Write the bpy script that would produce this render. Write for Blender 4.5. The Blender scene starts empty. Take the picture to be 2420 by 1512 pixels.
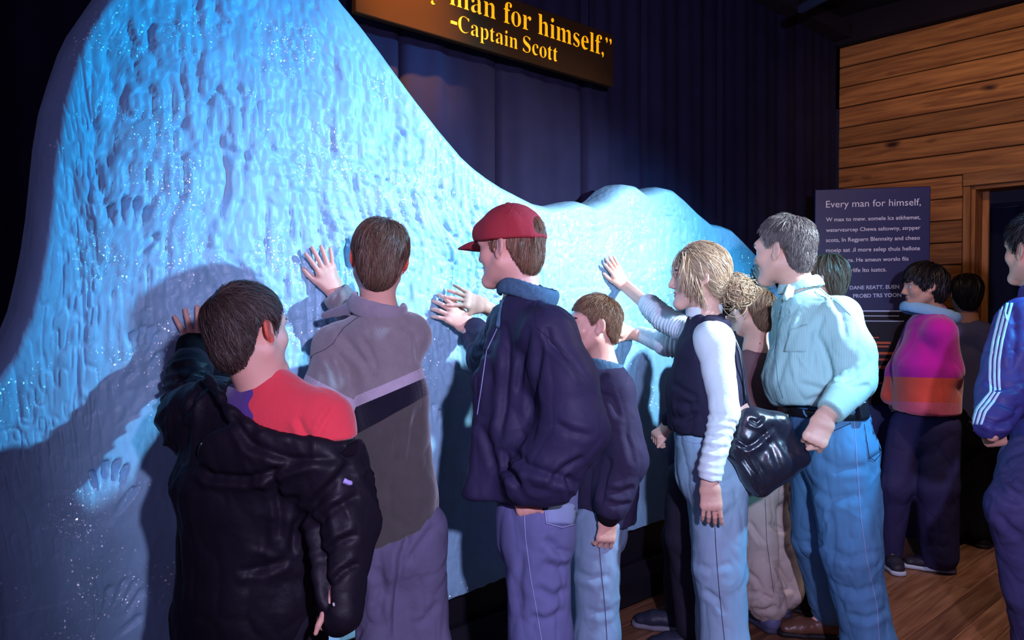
import bpy, math, random
import numpy as np
from mathutils import Vector
from mathutils.bvhtree import BVHTree

random.seed(7)
RNG = np.random.default_rng(7)
SC = bpy.context.scene
COL = SC.collection

# ------------------------------------------------------------------ camera, light, exposure
F_PX, CX, CY = 1800.0, 1210.0, 756.0
CAM = np.array([0.0, 0.0, 1.43])
PITCH = math.atan((756 - 715) / F_PX)
CP, SP = math.cos(PITCH), math.sin(PITCH)
cam_data = bpy.data.cameras.new('camera')
cam_data.sensor_width = 36.0
cam_data.lens = 36.0 * F_PX / 2420.0
cam_data.clip_start = 0.02
camera = bpy.data.objects.new('camera', cam_data)
camera.location = CAM
camera.rotation_euler = (math.pi / 2 - PITCH, 0, 0)
COL.objects.link(camera)
SC.camera = camera

world = bpy.data.worlds.new('dark_hall')
world.use_nodes = True
world.node_tree.nodes['Background'].inputs[0].default_value = (0.02, 0.018, 0.05, 1)
world.node_tree.nodes['Background'].inputs[1].default_value = 0.25
SC.world = world

def lamp(name, kind, loc, target, energy, color, size=0.05, angle=60, blend=0.5, size_y=None):
    d = bpy.data.lights.new(name, kind)
    d.energy = energy
    d.color = color
    if kind == 'SPOT':
        d.shadow_soft_size = size
        d.spot_size = math.radians(angle)
        d.spot_blend = blend
    elif kind == 'AREA':
        d.shape = 'RECTANGLE'
        d.size = size
        d.size_y = size_y or size
    else:
        d.shadow_soft_size = size
    o = bpy.data.objects.new(name, d)
    o.location = loc
    o.rotation_euler = (Vector(target) - Vector(loc)).to_track_quat('-Z', 'Y').to_euler()
    COL.objects.link(o)
    return o

KEY = (0.48, -0.20, 1.85)                                   # a lavender floor lamp just right of the camera
P0_SIGN = (-0.40, 2.84, 2.53)
WASH = (2.35, 2.25, 2.45)                                   # the projector that washes the ice from high on the right
lamp('wash_white', 'SPOT', WASH, (0.1, 3.15, 1.42), 450, (1.0, 0.98, 0.98), 0.05, 58, 1.0)
lamp('wash_cyan', 'SPOT', WASH, (-0.72, 2.40, 2.05), 560, (0.02, 0.46, 0.94), 0.05, 40, 0.4)
lamp('wash_cyan_right', 'SPOT', WASH, (0.85, 3.4, 1.20), 330, (0.10, 0.58, 1.0), 0.05, 66, 0.7)
lamp('key_spot', 'SPOT', KEY, (0.75, 3.4, 1.00), 290, (0.69, 0.60, 1.0), 0.04, 88, 0.7)
lamp('key_cyan', 'SPOT', (0.62, -0.25, 1.75), (1.02, 2.85, 1.27), 150, (0.22, 0.74, 1.0), 0.04, 30, 0.8)
lamp('violet_fill', 'AREA', (-1.3, -1.4, 2.6), (-0.1, 2.6, 0.9), 15, (0.68, 0.44, 1.0), 2.2, size_y=1.4)
lamp('warm_wall_spot', 'SPOT', (1.9, 2.6, 3.2), (2.95, 4.6, 2.1), 74, (1.0, 0.64, 0.30), 0.08, 80, 0.8)
lamp('sign_spot', 'SPOT', (-0.05, 1.95, 3.1), P0_SIGN, 420, (1.0, 0.42, 0.02), 0.04, 30, 1.0)
lamp('floor_spot', 'SPOT', (2.2, 2.9, 3.0), (2.1, 3.4, 0.0), 120, (1.0, 0.78, 0.72), 0.05, 50, 0.7)

SC.view_settings.view_transform = 'Standard'
SC.view_settings.look = 'None'
SC.view_settings.exposure = 0.0
SC.view_settings.gamma = 1.0
SC.view_settings.use_curve_mapping = False

# ------------------------------------------------------------------ small maths
def V(*a): return np.array(a, float)
def nrm(v):
    v = np.asarray(v, float)
    return v / max(np.linalg.norm(v), 1e-9)
def P(px, py, d):
    """point in the room seen at pixel (px, py), d metres in front of the camera"""
    xc = (px - CX) / F_PX * d
    yc = -(py - CY) / F_PX * d
    return CAM + np.array([xc, d * CP + yc * SP, -d * SP + yc * CP])
def project(p):
    q = np.asarray(p, float) - CAM
    d = q[..., 1] * CP - q[..., 2] * SP
    yc = q[..., 1] * SP + q[..., 2] * CP
    return CX + q[..., 0] / d * F_PX, CY - yc / d * F_PX
def ray_dir(px, py): return nrm(P(px, py, 1.0) - CAM)

def vnoise(p, seed=0):
    p = np.asarray(p, float)
    i = np.floor(p).astype(np.int64)
    f = p - i
    f = f * f * f * (f * (f * 6 - 15) + 10)
    out = 0
    for dx in (0, 1):
        wx = f[:, 0] if dx else 1 - f[:, 0]
        for dy in (0, 1):
            wy = f[:, 1] if dy else 1 - f[:, 1]
            for dz in (0, 1):
                wz = f[:, 2] if dz else 1 - f[:, 2]
                h = (i[:, 0] + dx) * 374761393 + (i[:, 1] + dy) * 668265263 + (i[:, 2] + dz) * 1440662683 + seed * 982451653
                h = (h ^ (h >> 13)) * 1274126177
                h = (h ^ (h >> 16)) & 0xffff
                out = out + wx * wy * wz * (h / 65535.0)
    return out

def lin(c):
    return tuple((x / 12.92 if x <= 0.04045 else ((x + 0.055) / 1.055) ** 2.4) for x in (v / 255.0 for v in c))

# ------------------------------------------------------------------ materials
def mat(name, color, rough=0.8, spec=0.3, bump=None, vary=0.0, vscale=6.0, layers=(), sheen=0.0, metal=0.0, sss=0.0,
        emit=0.0, stretch=None, coat=0.0, weave=None, rattr=None):
    """procedural material. color in sRGB 0-255. layers: (point attribute, colour): where the attribute is > 0.
    bump=(scale, strength[, stretch]); weave=(scale, strength): fine thread lines"""
    m = bpy.data.materials.new(name)
    m.use_nodes = True
    nt = m.node_tree
    N, L = nt.nodes, nt.links
    b = N['Principled BSDF']
    b.inputs['Roughness'].default_value = rough
    b.inputs['Specular IOR Level'].default_value = spec
    b.inputs['Metallic'].default_value = metal
    b.inputs['Sheen Weight'].default_value = sheen
    b.inputs['Coat Weight'].default_value = coat
    if sss:
        b.inputs['Subsurface Weight'].default_value = sss
        b.inputs['Subsurface Radius'].default_value = (0.012, 0.004, 0.002)
        b.inputs['Subsurface Scale'].default_value = 1.0
    tc = N.new('ShaderNodeTexCoord')
    c = lin(color)
    rgb = N.new('ShaderNodeRGB')
    rgb.outputs[0].default_value = (*c, 1)
    out = rgb.outputs[0]
    for att, lc in layers:
        a = N.new('ShaderNodeAttribute'); a.attribute_name = att
        mr = N.new('ShaderNodeMapRange')
        mr.inputs['From Min'].default_value = -0.0006; mr.inputs['From Max'].default_value = 0.0006
        L.new(a.outputs['Fac'], mr.inputs['Value'])
        mx = N.new('ShaderNodeMix'); mx.data_type = 'RGBA'
        L.new(mr.outputs[0], mx.inputs[0]); L.new(out, mx.inputs[6])
        mx.inputs[7].default_value = (*lin(lc), 1)
        out = mx.outputs[2]
    if rattr:
        a = N.new('ShaderNodeAttribute'); a.attribute_name = rattr
        mr = N.new('ShaderNodeMapRange')
        mr.inputs['To Min'].default_value = 0.28; mr.inputs['To Max'].default_value = 1.7
        L.new(a.outputs['Fac'], mr.inputs['Value'])
        mx = N.new('ShaderNodeMix'); mx.data_type = 'RGBA'; mx.blend_type = 'MULTIPLY'; mx.inputs[0].default_value = 1
        cmb = N.new('ShaderNodeCombineColor')
        for k in range(3): L.new(mr.outputs[0], cmb.inputs[k])
        L.new(out, mx.inputs[6]); L.new(cmb.outputs[0], mx.inputs[7])
        out = mx.outputs[2]
    if vary:
        mp = N.new('ShaderNodeMapping')
        L.new(tc.outputs['Object'], mp.inputs[0])
        if stretch: mp.inputs['Scale'].default_value = stretch
        nz = N.new('ShaderNodeTexNoise'); nz.inputs['Scale'].default_value = vscale
        nz.inputs['Detail'].default_value = 5.0
        L.new(mp.outputs[0], nz.inputs['Vector'])
        mr = N.new('ShaderNodeMapRange')
        mr.inputs['From Min'].default_value = 0.25; mr.inputs['From Max'].default_value = 0.75
        mr.inputs['To Min'].default_value = 1 - vary; mr.inputs['To Max'].default_value = 1 + vary
        L.new(nz.outputs[0], mr.inputs['Value'])
        hs = N.new('ShaderNodeHueSaturation')
        L.new(out, hs.inputs['Color']); L.new(mr.outputs[0], hs.inputs['Value'])
        out = hs.outputs[0]
    L.new(out, b.inputs['Base Color'])
    if emit:
        L.new(out, b.inputs['Emission Color']); b.inputs['Emission Strength'].default_value = emit
    hsrc = None
    if bump:
        mp = N.new('ShaderNodeMapping'); L.new(tc.outputs['Object'], mp.inputs[0])
        if len(bump) > 2: mp.inputs['Scale'].default_value = bump[2]
        nz = N.new('ShaderNodeTexNoise'); nz.inputs['Scale'].default_value = bump[0]; nz.inputs['Detail'].default_value = 4
        L.new(mp.outputs[0], nz.inputs['Vector'])
        bp = N.new('ShaderNodeBump'); bp.inputs['Strength'].default_value = bump[1]; bp.inputs['Distance'].default_value = 0.004
        L.new(nz.outputs[0], bp.inputs['Height'])
        hsrc = bp.outputs[0]
    if weave:
        wv = N.new('ShaderNodeTexWave'); wv.inputs['Scale'].default_value = weave[0]; wv.bands_direction = 'DIAGONAL'
        wv.inputs['Distortion'].default_value = 1.5
        L.new(tc.outputs['Object'], wv.inputs['Vector'])
        bp = N.new('ShaderNodeBump'); bp.inputs['Strength'].default_value = weave[1]; bp.inputs['Distance'].default_value = 0.002
        L.new(wv.outputs['Fac'], bp.inputs['Height'])
        if hsrc: L.new(hsrc, bp.inputs['Normal'])
        hsrc = bp.outputs[0]
    if hsrc: L.new(hsrc, b.inputs['Normal'])
    return m

# ------------------------------------------------------------------ mesh objects
def tag(o, label=None, cat=None, group=None, kind=None):
    if label: o['label'] = label
    if cat: o['category'] = cat
    if group: o['group'] = group
    if kind: o['kind'] = kind
    return o

def obj(name, verts, faces, m, parent=None, smooth=True, attrs=None, base=None):
    """faces: (n,4) or (n,3) int array, or list of polygons"""
    me = bpy.data.meshes.new(name)
    verts = np.asarray(verts, np.float32)
    if base is not None: verts = verts - np.asarray(base, np.float32)
    if isinstance(faces, np.ndarray):
        n, k = faces.shape
        me.vertices.add(len(verts)); me.vertices.foreach_set('co', verts.ravel())
        me.loops.add(n * k); me.loops.foreach_set('vertex_index', faces.astype(np.int32).ravel())
        me.polygons.add(n); me.polygons.foreach_set('loop_start', np.arange(0, n * k, k, dtype=np.int32))
        me.update(calc_edges=True); me.validate()
    else:
        me.from_pydata([tuple(map(float, v)) for v in verts], [], [tuple(map(int, f)) for f in faces])
    if smooth: me.polygons.foreach_set('use_smooth', np.ones(len(me.polygons), bool))
    for k, a in (attrs or {}).items():
        at = me.attributes.new(k, 'FLOAT', 'POINT'); at.data.foreach_set('value', np.asarray(a, np.float32))
    if isinstance(m, (list, tuple)):
        for x in m: me.materials.append(x)
    elif m: me.materials.append(m)
    o = bpy.data.objects.new(name, me)
    COL.objects.link(o)
    if parent is not None: o.parent = parent
    if base is not None and parent is None: o.location = base
    return o

def empty(name, loc=(0, 0, 0), rz=0.0):
    o = bpy.data.objects.new(name, None)
    o.location = loc; o.rotation_euler = (0, 0, rz); o.empty_display_size = 0.1
    COL.objects.link(o)
    return o

class MB:
    """collects simple pieces into one mesh"""
    def __init__(s): s.v, s.f = [], []
    def raw(s, v, f):
        n = len(s.v); s.v += [tuple(map(float, x)) for x in v]; s.f += [tuple(i + n for i in q) for q in f]; return s
    def box(s, c, ax, ay, az, bev=0.0):
        """box with half-axis vectors; bev chamfers the edges"""
        c, ax, ay, az = map(lambda q: np.asarray(q, float), (c, ax, ay, az))
        if not bev:
            v = [c + i * ax + j * ay + k * az for i in (-1, 1) for j in (-1, 1) for k in (-1, 1)]
            f = [(0, 1, 3, 2), (4, 6, 7, 5), (0, 4, 5, 1), (2, 3, 7, 6), (0, 2, 6, 4), (1, 5, 7, 3)]
            return s.raw(v, f)
        L = [np.linalg.norm(q) for q in (ax, ay, az)]
        e = [1 - min(bev, l * 0.9) / l for l in L]
        v, idx = [], {}
        for i in (-1, 1):
            for j in (-1, 1):
                for k in (-1, 1):
                    for t in range(3):
                        w = [i, j, k]
                        for u in range(3):
                            if u != t: w[u] *= e[u]
                        idx[(i, j, k, t)] = len(v); v.append(c + w[0] * ax + w[1] * ay + w[2] * az)
        f = []
        for t in range(3):
            u, w = (t + 1) % 3, (t + 2) % 3
            for sg in (-1, 1):
                q = []
                for a_, b_ in ((-1, -1), (1, -1), (1, 1), (-1, 1)):
                    key = [0, 0, 0]; key[t] = sg; key[u] = a_; key[w] = b_
                    q.append(idx[(*key, t)])
                f.append(tuple(q if sg > 0 else q[::-1]))
            for a_ in (-1, 1):
                for b_ in (-1, 1):
                    k1 = [0, 0, 0]; k1[u] = a_; k1[w] = b_
                    k0 = list(k1); k0[t] = -1; k2 = list(k1); k2[t] = 1
                    f.append((idx[(*k0, u)], idx[(*k2, u)], idx[(*k2, w)], idx[(*k0, w)]))
        for i in (-1, 1):
            for j in (-1, 1):
                for k in (-1, 1): f.append(tuple(idx[(i, j, k, t)] for t in range(3)))
        return s.raw(v, f)
    def tube(s, pts, r, n=8, closed=False, cap=True):
        pts = [np.asarray(p, float) for p in pts]
        rs = r if hasattr(r, '__len__') else [r] * len(pts)
        m = len(pts)
        base = len(s.v)
        up = None
        for i, p in enumerate(pts):
            t = nrm(pts[(i + 1) % m] - pts[i - 1]) if closed else nrm(pts[min(i + 1, m - 1)] - pts[max(i - 1, 0)])
            if up is None:
                up = np.cross(t, (0, 0, 1.0))
                if np.linalg.norm(up) < 0.1: up = np.cross(t, (1.0, 0, 0))
            up = nrm(up - t * np.dot(up, t))
            w = np.cross(t, up)
            for k in range(n):
                a = 2 * math.pi * k / n
                s.v.append(tuple(p + rs[i] * (math.cos(a) * up + math.sin(a) * w)))
        for i in range(m if closed else m - 1):
            for k in range(n):
                a, b = base + i * n, base + ((i + 1) % m) * n
                s.f.append((a + k, a + (k + 1) % n, b + (k + 1) % n, b + k))
        if cap and not closed:
            s.f.append(tuple(base + k for k in range(n))[::-1]); s.f.append(tuple(base + (m - 1) * n + k for k in range(n)))
        return s
    def obj(s, name, m, parent=None, smooth=False, base=None): return obj(name, s.v, s.f, m, parent, smooth, base=base)

# ------------------------------------------------------------------ distance fields turned into meshes
def surface_nets(vol, org, h):
    s = vol < 0
    c = [s[i:s.shape[0] - 1 + i, j:s.shape[1] - 1 + j, k:s.shape[2] - 1 + k] for i in (0, 1) for j in (0, 1) for k in (0, 1)]
    al, an = c[0].copy(), c[0].copy()
    for q in c[1:]: al &= q; an |= q
    act = an & ~al
    ijk = np.argwhere(act)
    offs = [(i, j, k) for i in (0, 1) for j in (0, 1) for k in (0, 1)]
    val = np.stack([vol[ijk[:, 0] + o[0], ijk[:, 1] + o[1], ijk[:, 2] + o[2]] for o in offs], 1)
    pos = np.zeros((len(ijk), 3)); cnt = np.zeros(len(ijk))
    O = np.array(offs, float)
    for a in range(8):
        for b in range(a + 1, 8):
            if np.abs(O[a] - O[b]).sum() != 1: continue
            va, vb = val[:, a], val[:, b]
            m = (va < 0) != (vb < 0)
            t = va[m] / (va[m] - vb[m])
            pos[m] += O[a] + t[:, None] * (O[b] - O[a]); cnt[m] += 1
    verts = org + (ijk + pos / cnt[:, None]) * h
    idx = np.full(act.shape, -1, np.int64); idx[act] = np.arange(len(ijk))
    quads = []
    for ax in range(3):
        sl0 = [slice(1, -1)] * 3; sl1 = [slice(1, -1)] * 3
        sl0[ax] = slice(0, -1); sl1[ax] = slice(1, None)
        a, b = s[tuple(sl0)], s[tuple(sl1)]
        e = np.argwhere(a != b)
        flip = a[tuple(e.T)]
        p = e.copy()
        u, w = (ax + 1) % 3, (ax + 2) % 3
        p[:, u] += 1; p[:, w] += 1
        q = []
        for du, dw in ((-1, -1), (0, -1), (0, 0), (-1, 0)):
            g = p.copy(); g[:, u] += du; g[:, w] += dw
            q.append(idx[tuple(g.T)])
        q = np.stack(q, 1)
        q[~flip] = q[~flip][:, ::-1]
        quads.append(q)
    return verts, np.concatenate(quads)

def vert_normals(v, f):
    n = np.cross(v[f[:, 2]] - v[f[:, 0]], v[f[:, 3 % f.shape[1]]] - v[f[:, 1]]) if f.shape[1] == 4 else np.cross(v[f[:, 1]] - v[f[:, 0]], v[f[:, 2]] - v[f[:, 0]])
    o = np.zeros_like(v)
    for k in range(f.shape[1]):
        for c in range(3): o[:, c] += np.bincount(f[:, k], n[:, c], len(v))
    return o / np.maximum(np.linalg.norm(o, axis=1), 1e-12)[:, None]

def relax(v, f, it=1, lam=0.5):
    nb = np.concatenate([f[:, [k, (k + 1) % f.shape[1]]] for k in range(f.shape[1])])
    cnt = np.maximum(np.bincount(nb[:, 0], minlength=len(v)), 1)
    for _ in range(it):
        s = np.stack([np.bincount(nb[:, 0], v[nb[:, 1], c], len(v)) for c in range(3)], 1) / cnt[:, None]
        v = v + lam * (s - v)
    return v

class Vol:
    def __init__(s, h=0.006): s.h = h; s.ops = []; s.lo = np.full(3, 1e9); s.hi = np.full(3, -1e9)
    def _box(s, pts, r):
        lo = np.min(pts, 0) - r; hi = np.max(pts, 0) + r
        return lo, hi
    def seg(s, p0, p1, r0, r1=None, ax=None, k=0.02, op='add'):
        p0, p1 = np.asarray(p0, float), np.asarray(p1, float)
        r1 = r0 if r1 is None else r1
        a0, b0 = r0 if hasattr(r0, '__len__') else (r0, r0)
        a1, b1 = r1 if hasattr(r1, '__len__') else (r1, r1)
        lo, hi = s._box([p0, p1], max(a0, b0, a1, b1))
        if op == 'add': s.lo = np.minimum(s.lo, lo); s.hi = np.maximum(s.hi, hi)
        Lz = np.linalg.norm(p1 - p0)
        z = (p1 - p0) / Lz if Lz > 1e-6 else V(0, 0, 1)
        x = np.asarray(ax if ax is not None else (1, 0, 0), float)
        x = x - z * x.dot(z)
        if np.linalg.norm(x) < 1e-3: x = np.cross(z, (0, 1, 0))
        x = nrm(x); y = np.cross(z, x)
        def fn(X, Y, Z):
            qx = (X - p0[0]) * x[0] + (Y - p0[1]) * x[1] + (Z - p0[2]) * x[2]
            qy = (X - p0[0]) * y[0] + (Y - p0[1]) * y[1] + (Z - p0[2]) * y[2]
            qz = (X - p0[0]) * z[0] + (Y - p0[1]) * z[1] + (Z - p0[2]) * z[2]
            t = np.clip(qz / max(Lz, 1e-6), 0, 1)
            a = a0 + (a1 - a0) * t; b = b0 + (b1 - b0) * t
            m = np.minimum(a, b)
            return (np.sqrt((qx / a) ** 2 + (qy / b) ** 2 + ((qz - t * Lz) / m) ** 2) - 1) * m
        s.ops.append((op, fn, k, lo, hi)); return s
    def ell(s, c, r, R=None, k=0.02, op='add'):
        """ellipsoid; R rows are its axes"""
        c = np.asarray(c, float); R = np.eye(3) if R is None else np.asarray(R, float)
        ext = np.sqrt(((R * np.asarray(r)[:, None]) ** 2).sum(0))
        lo, hi = c - ext, c + ext
        if op == 'add': s.lo = np.minimum(s.lo, lo); s.hi = np.maximum(s.hi, hi)
        def fn(X, Y, Z):
            q = [((X - c[0]) * R[i][0] + (Y - c[1]) * R[i][1] + (Z - c[2]) * R[i][2]) / r[i] for i in range(3)]
            ln = np.sqrt(q[0] ** 2 + q[1] ** 2 + q[2] ** 2)
            g = np.sqrt((q[0] / r[0]) ** 2 + (q[1] / r[1]) ** 2 + (q[2] / r[2]) ** 2)
            return ln * (ln - 1) / np.maximum(g, 1e-6)
        s.ops.append((op, fn, k, lo, hi)); return s
    def box(s, c, half, R=None, rd=0.005, k=0.01, op='add'):
        c = np.asarray(c, float); R = np.eye(3) if R is None else np.asarray(R, float); half = np.asarray(half, float)
        ext = (np.abs(R) * half[:, None]).sum(0)
        lo, hi = c - ext, c + ext
        if op == 'add': s.lo = np.minimum(s.lo, lo); s.hi = np.maximum(s.hi, hi)
        def fn(X, Y, Z):
            q = [np.abs((X - c[0]) * R[i][0] + (Y - c[1]) * R[i][1] + (Z - c[2]) * R[i][2]) - half[i] + rd for i in range(3)]
            o = np.sqrt(sum(np.maximum(w, 0) ** 2 for w in q))
            return o + np.minimum(np.maximum(np.maximum(q[0], q[1]), q[2]), 0) - rd
        s.ops.append((op, fn, k, lo, hi)); return s
    def cut(s, p, n, k=0.004):
        """drop what lies on the side the normal points to"""
        p, n = np.asarray(p, float), nrm(n)
        s.ops.append(('cut', lambda X, Y, Z: (X - p[0]) * n[0] + (Y - p[1]) * n[1] + (Z - p[2]) * n[2], k, None, None)); return s
    def fn(s, f, op='cut', k=0.004):
        s.ops.append((op, f, k, None, None)); return s
    def mesh(s, smooth=1):
        h = s.h
        org = s.lo - 3 * h
        dim = np.ceil((s.hi - s.lo) / h).astype(int) + 7
        vol = np.full(dim, 0.3, np.float32)
        ax = [org[i] + np.arange(dim[i]) * h for i in range(3)]
        for op, fn, k, lo, hi in s.ops:
            if lo is None: a, b = np.zeros(3, int), dim
            else:
                mg = k + 3 * h
                a = np.clip(np.floor((lo - mg - org) / h).astype(int), 0, dim); b = np.clip(np.ceil((hi + mg - org) / h).astype(int) + 1, 0, dim)
            if (b <= a).any(): continue
            sl = tuple(slice(a[i], b[i]) for i in range(3))
            X = ax[0][sl[0]][:, None, None].astype(np.float32); Y = ax[1][sl[1]][None, :, None].astype(np.float32); Z = ax[2][sl[2]][None, None, :].astype(np.float32)
            d = fn(X, Y, Z)
            cur = vol[sl]
            if op == 'add':
                w = np.maximum(k - np.abs(cur - d), 0) / max(k, 1e-6)
                vol[sl] = np.minimum(cur, d) - w * w * k * 0.25
            else:
                if op == 'sub': d = -d
                w = np.maximum(k - np.abs(cur - d), 0) / max(k, 1e-6)
                vol[sl] = np.maximum(cur, d) + w * w * k * 0.25
        v, f = surface_nets(vol, org, h)
        if smooth: v = relax(v, f, smooth, 0.5)
        return v, f

def poly_dist(px, py, pts):
    """signed distance (side of travel) of points to a polyline in pixels, and the position along it 0..1"""
    best = np.full(len(px), 1e9); sgn = np.zeros(len(px)); pos = np.zeros(len(px))
    n = len(pts) - 1
    for i in range(n):
        x0, y0 = pts[i]; x1, y1 = pts[i + 1]
        dx, dy = x1 - x0, y1 - y0
        L2 = dx * dx + dy * dy
        t = np.clip(((px - x0) * dx + (py - y0) * dy) / L2, 0, 1)
        ex, ey = px - x0 - t * dx, py - y0 - t * dy
        d = np.hypot(ex, ey)
        m = d < best
        best[m] = d[m]; pos[m] = (i + t[m]) / n
        sgn[m] = np.sign(dx * ey - dy * ex)[m]
    return best, sgn, pos

def folds(v, f, amp=0.008, freq=9.0, stretch=(1, 1, 0.55), seed=1, strokes=(), rings=(), fine=0.35, clamp=None, crisp=0.0):
    """cloth folds: ridged noise, pleats round limbs (rings) and single creases read off the photograph (strokes)"""
    n = vert_normals(v, f)
    q = v * np.array(stretch) * freq
    w = np.stack([vnoise(q * 0.7 + 13.1 * i, seed + i) for i in range(3)], 1) - 0.5
    a = np.abs(2 * vnoise(q + w * 1.6, seed + 5) - 1)
    b = np.abs(2 * vnoise(q * 2.3 + w * 2.0, seed + 9) - 1)
    amp = amp * 1.35
    c = np.abs(2 * vnoise(v * np.array((1, 1, .4)) * freq * 1.5 + V(0, 0, 1) * ((v[:, 0] + v[:, 1]) * freq * .9)[:, None] + w * 1.2, seed + 15) - 1)
    d = amp * (np.sqrt(a + 0.01) - 0.62) + amp * fine * (np.sqrt(b + 0.01) - 0.62) + amp * .6 * (np.sqrt(c + 0.01) - .62)
    if crisp:
        g = v * np.array((1, 1, .75)) * 15
        g2 = np.stack([vnoise(g * .5 + 9.7 * i, seed + 60 + i) for i in range(3)], 1) * 2.2
        e = np.abs(2 * vnoise(g + g2, seed + 66) - 1); e2 = np.abs(2 * vnoise(g * 2.1 + g2, seed + 67) - 1)
        where = np.clip(vnoise(v * 6, seed + 68) * 2 - .4, 0, 1)
        d = d + crisp * where * ((1 - e) ** 2.2 * 1.4 - .35 + .45 * ((1 - e2) ** 2 - .3))
    for p0, p1, period, ra, reach in rings:
        p0, p1 = np.asarray(p0, float), np.asarray(p1, float)
        z = p1 - p0; L = np.linalg.norm(z); z = z / L
        t = (v - p0) @ z
        r = np.linalg.norm(v - p0 - t[:, None] * z, axis=1)
        win = np.clip(np.minimum(t / 0.03, (L - t) / 0.03), 0, 1) * np.clip((reach - r) / 0.02, 0, 1)
        ph = t / period + 1.5 * (vnoise(v * 9, seed + 21) - 0.5)
        d = d + win * ra * (1 - 2 * np.abs(np.sin(math.pi * ph))) * (0.3 + 1.1 * vnoise(v * 10, seed + 23))
    if len(strokes):
        px, py = project(v)
        face = np.clip(-(n * nrm_rows(v - CAM)).sum(1) * 3, 0, 1)
        for pts, wd, dep in strokes:
            ds, sg, t = poly_dist(px, py, pts)
            taper = np.sqrt(np.clip(np.minimum(t, 1 - t) * 5, 0, 1))
            d = d + face * taper * (-dep * np.exp(-(ds / wd) ** 2) + 0.55 * dep * np.exp(-((ds * sg - 2.1 * wd) / (1.2 * wd)) ** 2))
    if clamp is not None: d = d * clamp(v)
    return v + n * d[:, None]
def nrm_rows(a): return a / np.maximum(np.linalg.norm(a, axis=1), 1e-9)[:, None]

class Cloth:
    """a garment that is already built, for laying seams, pockets and stripes on it"""
    def __init__(s, v, f): s.t = BVHTree.FromPolygons([tuple(x) for x in v], [tuple(map(int, x)) for x in f])
    def hit(s, px, py, near=None):
        r = s.t.ray_cast(Vector(CAM), Vector(ray_dir(px, py)))
        if r[0] is None:
            d = 2.5 if near is None else near
            q = s.t.find_nearest(Vector(P(px, py, d)))
            return np.array(q[0]), np.array(q[1])
        return np.array(r[0]), np.array(r[1])
    def seam(s, pts, r=0.0016, step=9, off=0.0006):
        out = []
        for (x0, y0), (x1, y1) in zip(pts[:-1], pts[1:]):
            m = max(2, int(math.hypot(x1 - x0, y1 - y0) / step))
            for i in range(m):
                t = i / m
                out.append((x0 + (x1 - x0) * t, y0 + (y1 - y0) * t))
        out.append(pts[-1])
        q, near = [], None
        for x, y in out:
            p, n = s.hit(x, y, near); near = (p - CAM)[1]
            q.append(p + n * off)
        return MB().tube(q, r, 5)
    def patch(s, quad, nx=8, ny=8, off=0.003, thick=0.004, bulge=0.0):
        """quad: four pixel corners, or two pixel polylines (upper, lower) with the same number of points"""
        if len(quad) == 4 and not hasattr(quad[0][0], '__len__'):
            up, dn = [quad[0], quad[1]], [quad[3], quad[2]]
        else: up, dn = quad
        def along(pl, t):
            w = t * (len(pl) - 1); i = min(int(w), len(pl) - 2); w -= i
            return (pl[i][0] + (pl[i + 1][0] - pl[i][0]) * w, pl[i][1] + (pl[i + 1][1] - pl[i][1]) * w)
        top, bot = [], []
        near = None
        for j in range(ny + 1):
            for i in range(nx + 1):
                a, b = along(up, i / nx), along(dn, i / nx)
                t = j / ny
                p, n = s.hit(a[0] + (b[0] - a[0]) * t, a[1] + (b[1] - a[1]) * t, near); near = (p - CAM)[1]
                bl = bulge * math.sin(math.pi * i / nx) * math.sin(math.pi * t)
                top.append(p + n * (off + bl)); bot.append(p + n * (off - thick))
        n1 = len(top); fs = []
        W = nx + 1
        for j in range(ny):
            for i in range(nx):
                a = j * W + i
                fs.append((a, a + W, a + W + 1, a + 1))
        rim = [i for i in range(W)] + [j * W + nx for j in range(1, ny + 1)] + [ny * W + i for i in range(nx - 1, -1, -1)] + [j * W for j in range(ny - 1, 0, -1)]
        for a, b in zip(rim, rim[1:] + rim[:1]): fs.append((a, b, b + n1, a + n1))
        return MB().raw(top + bot, fs)

# ================================================================== THE SETTING
WU, WN = V(0.7416, 0.6708, 0), V(-0.6708, 0.7416, 0)      # along the ice wall, and into it
W0 = V(0.505, 3.52, 0)
UP = V(0, 0, 1)
class Plane:
    def __init__(s, p, ex, ez=UP):
        s.p, s.ex, s.ez = np.asarray(p, float), nrm(ex), nrm(ez)
        s.n = np.cross(s.ex, s.ez)                         # points towards the viewer when ex runs to the right
    def hit(s, px, py):
        r = P(px, py, 1.0) - CAM
        t = (s.p - CAM).dot(s.n) / r.dot(s.n)
        q = CAM + r * t
        return q, (q - s.p).dot(s.ex), (q - s.p).dot(s.ez)
    def at(s, a, b, off=0.0): return s.p + s.ex * a + s.ez * b + s.n * off
def wall_plane(sd): return Plane(W0 + WN * sd, WU)
ICE, CURT, SIGN = wall_plane(0.0), wall_plane(0.24), wall_plane(0.10)
CORNER = CURT.hit(1978, 715)[0]; CORNER[2] = 0
RW = V(0.6708, -0.7416, 0)                                  # along the timber wall, towards the camera
TIMBER = Plane(CORNER, RW)

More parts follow.
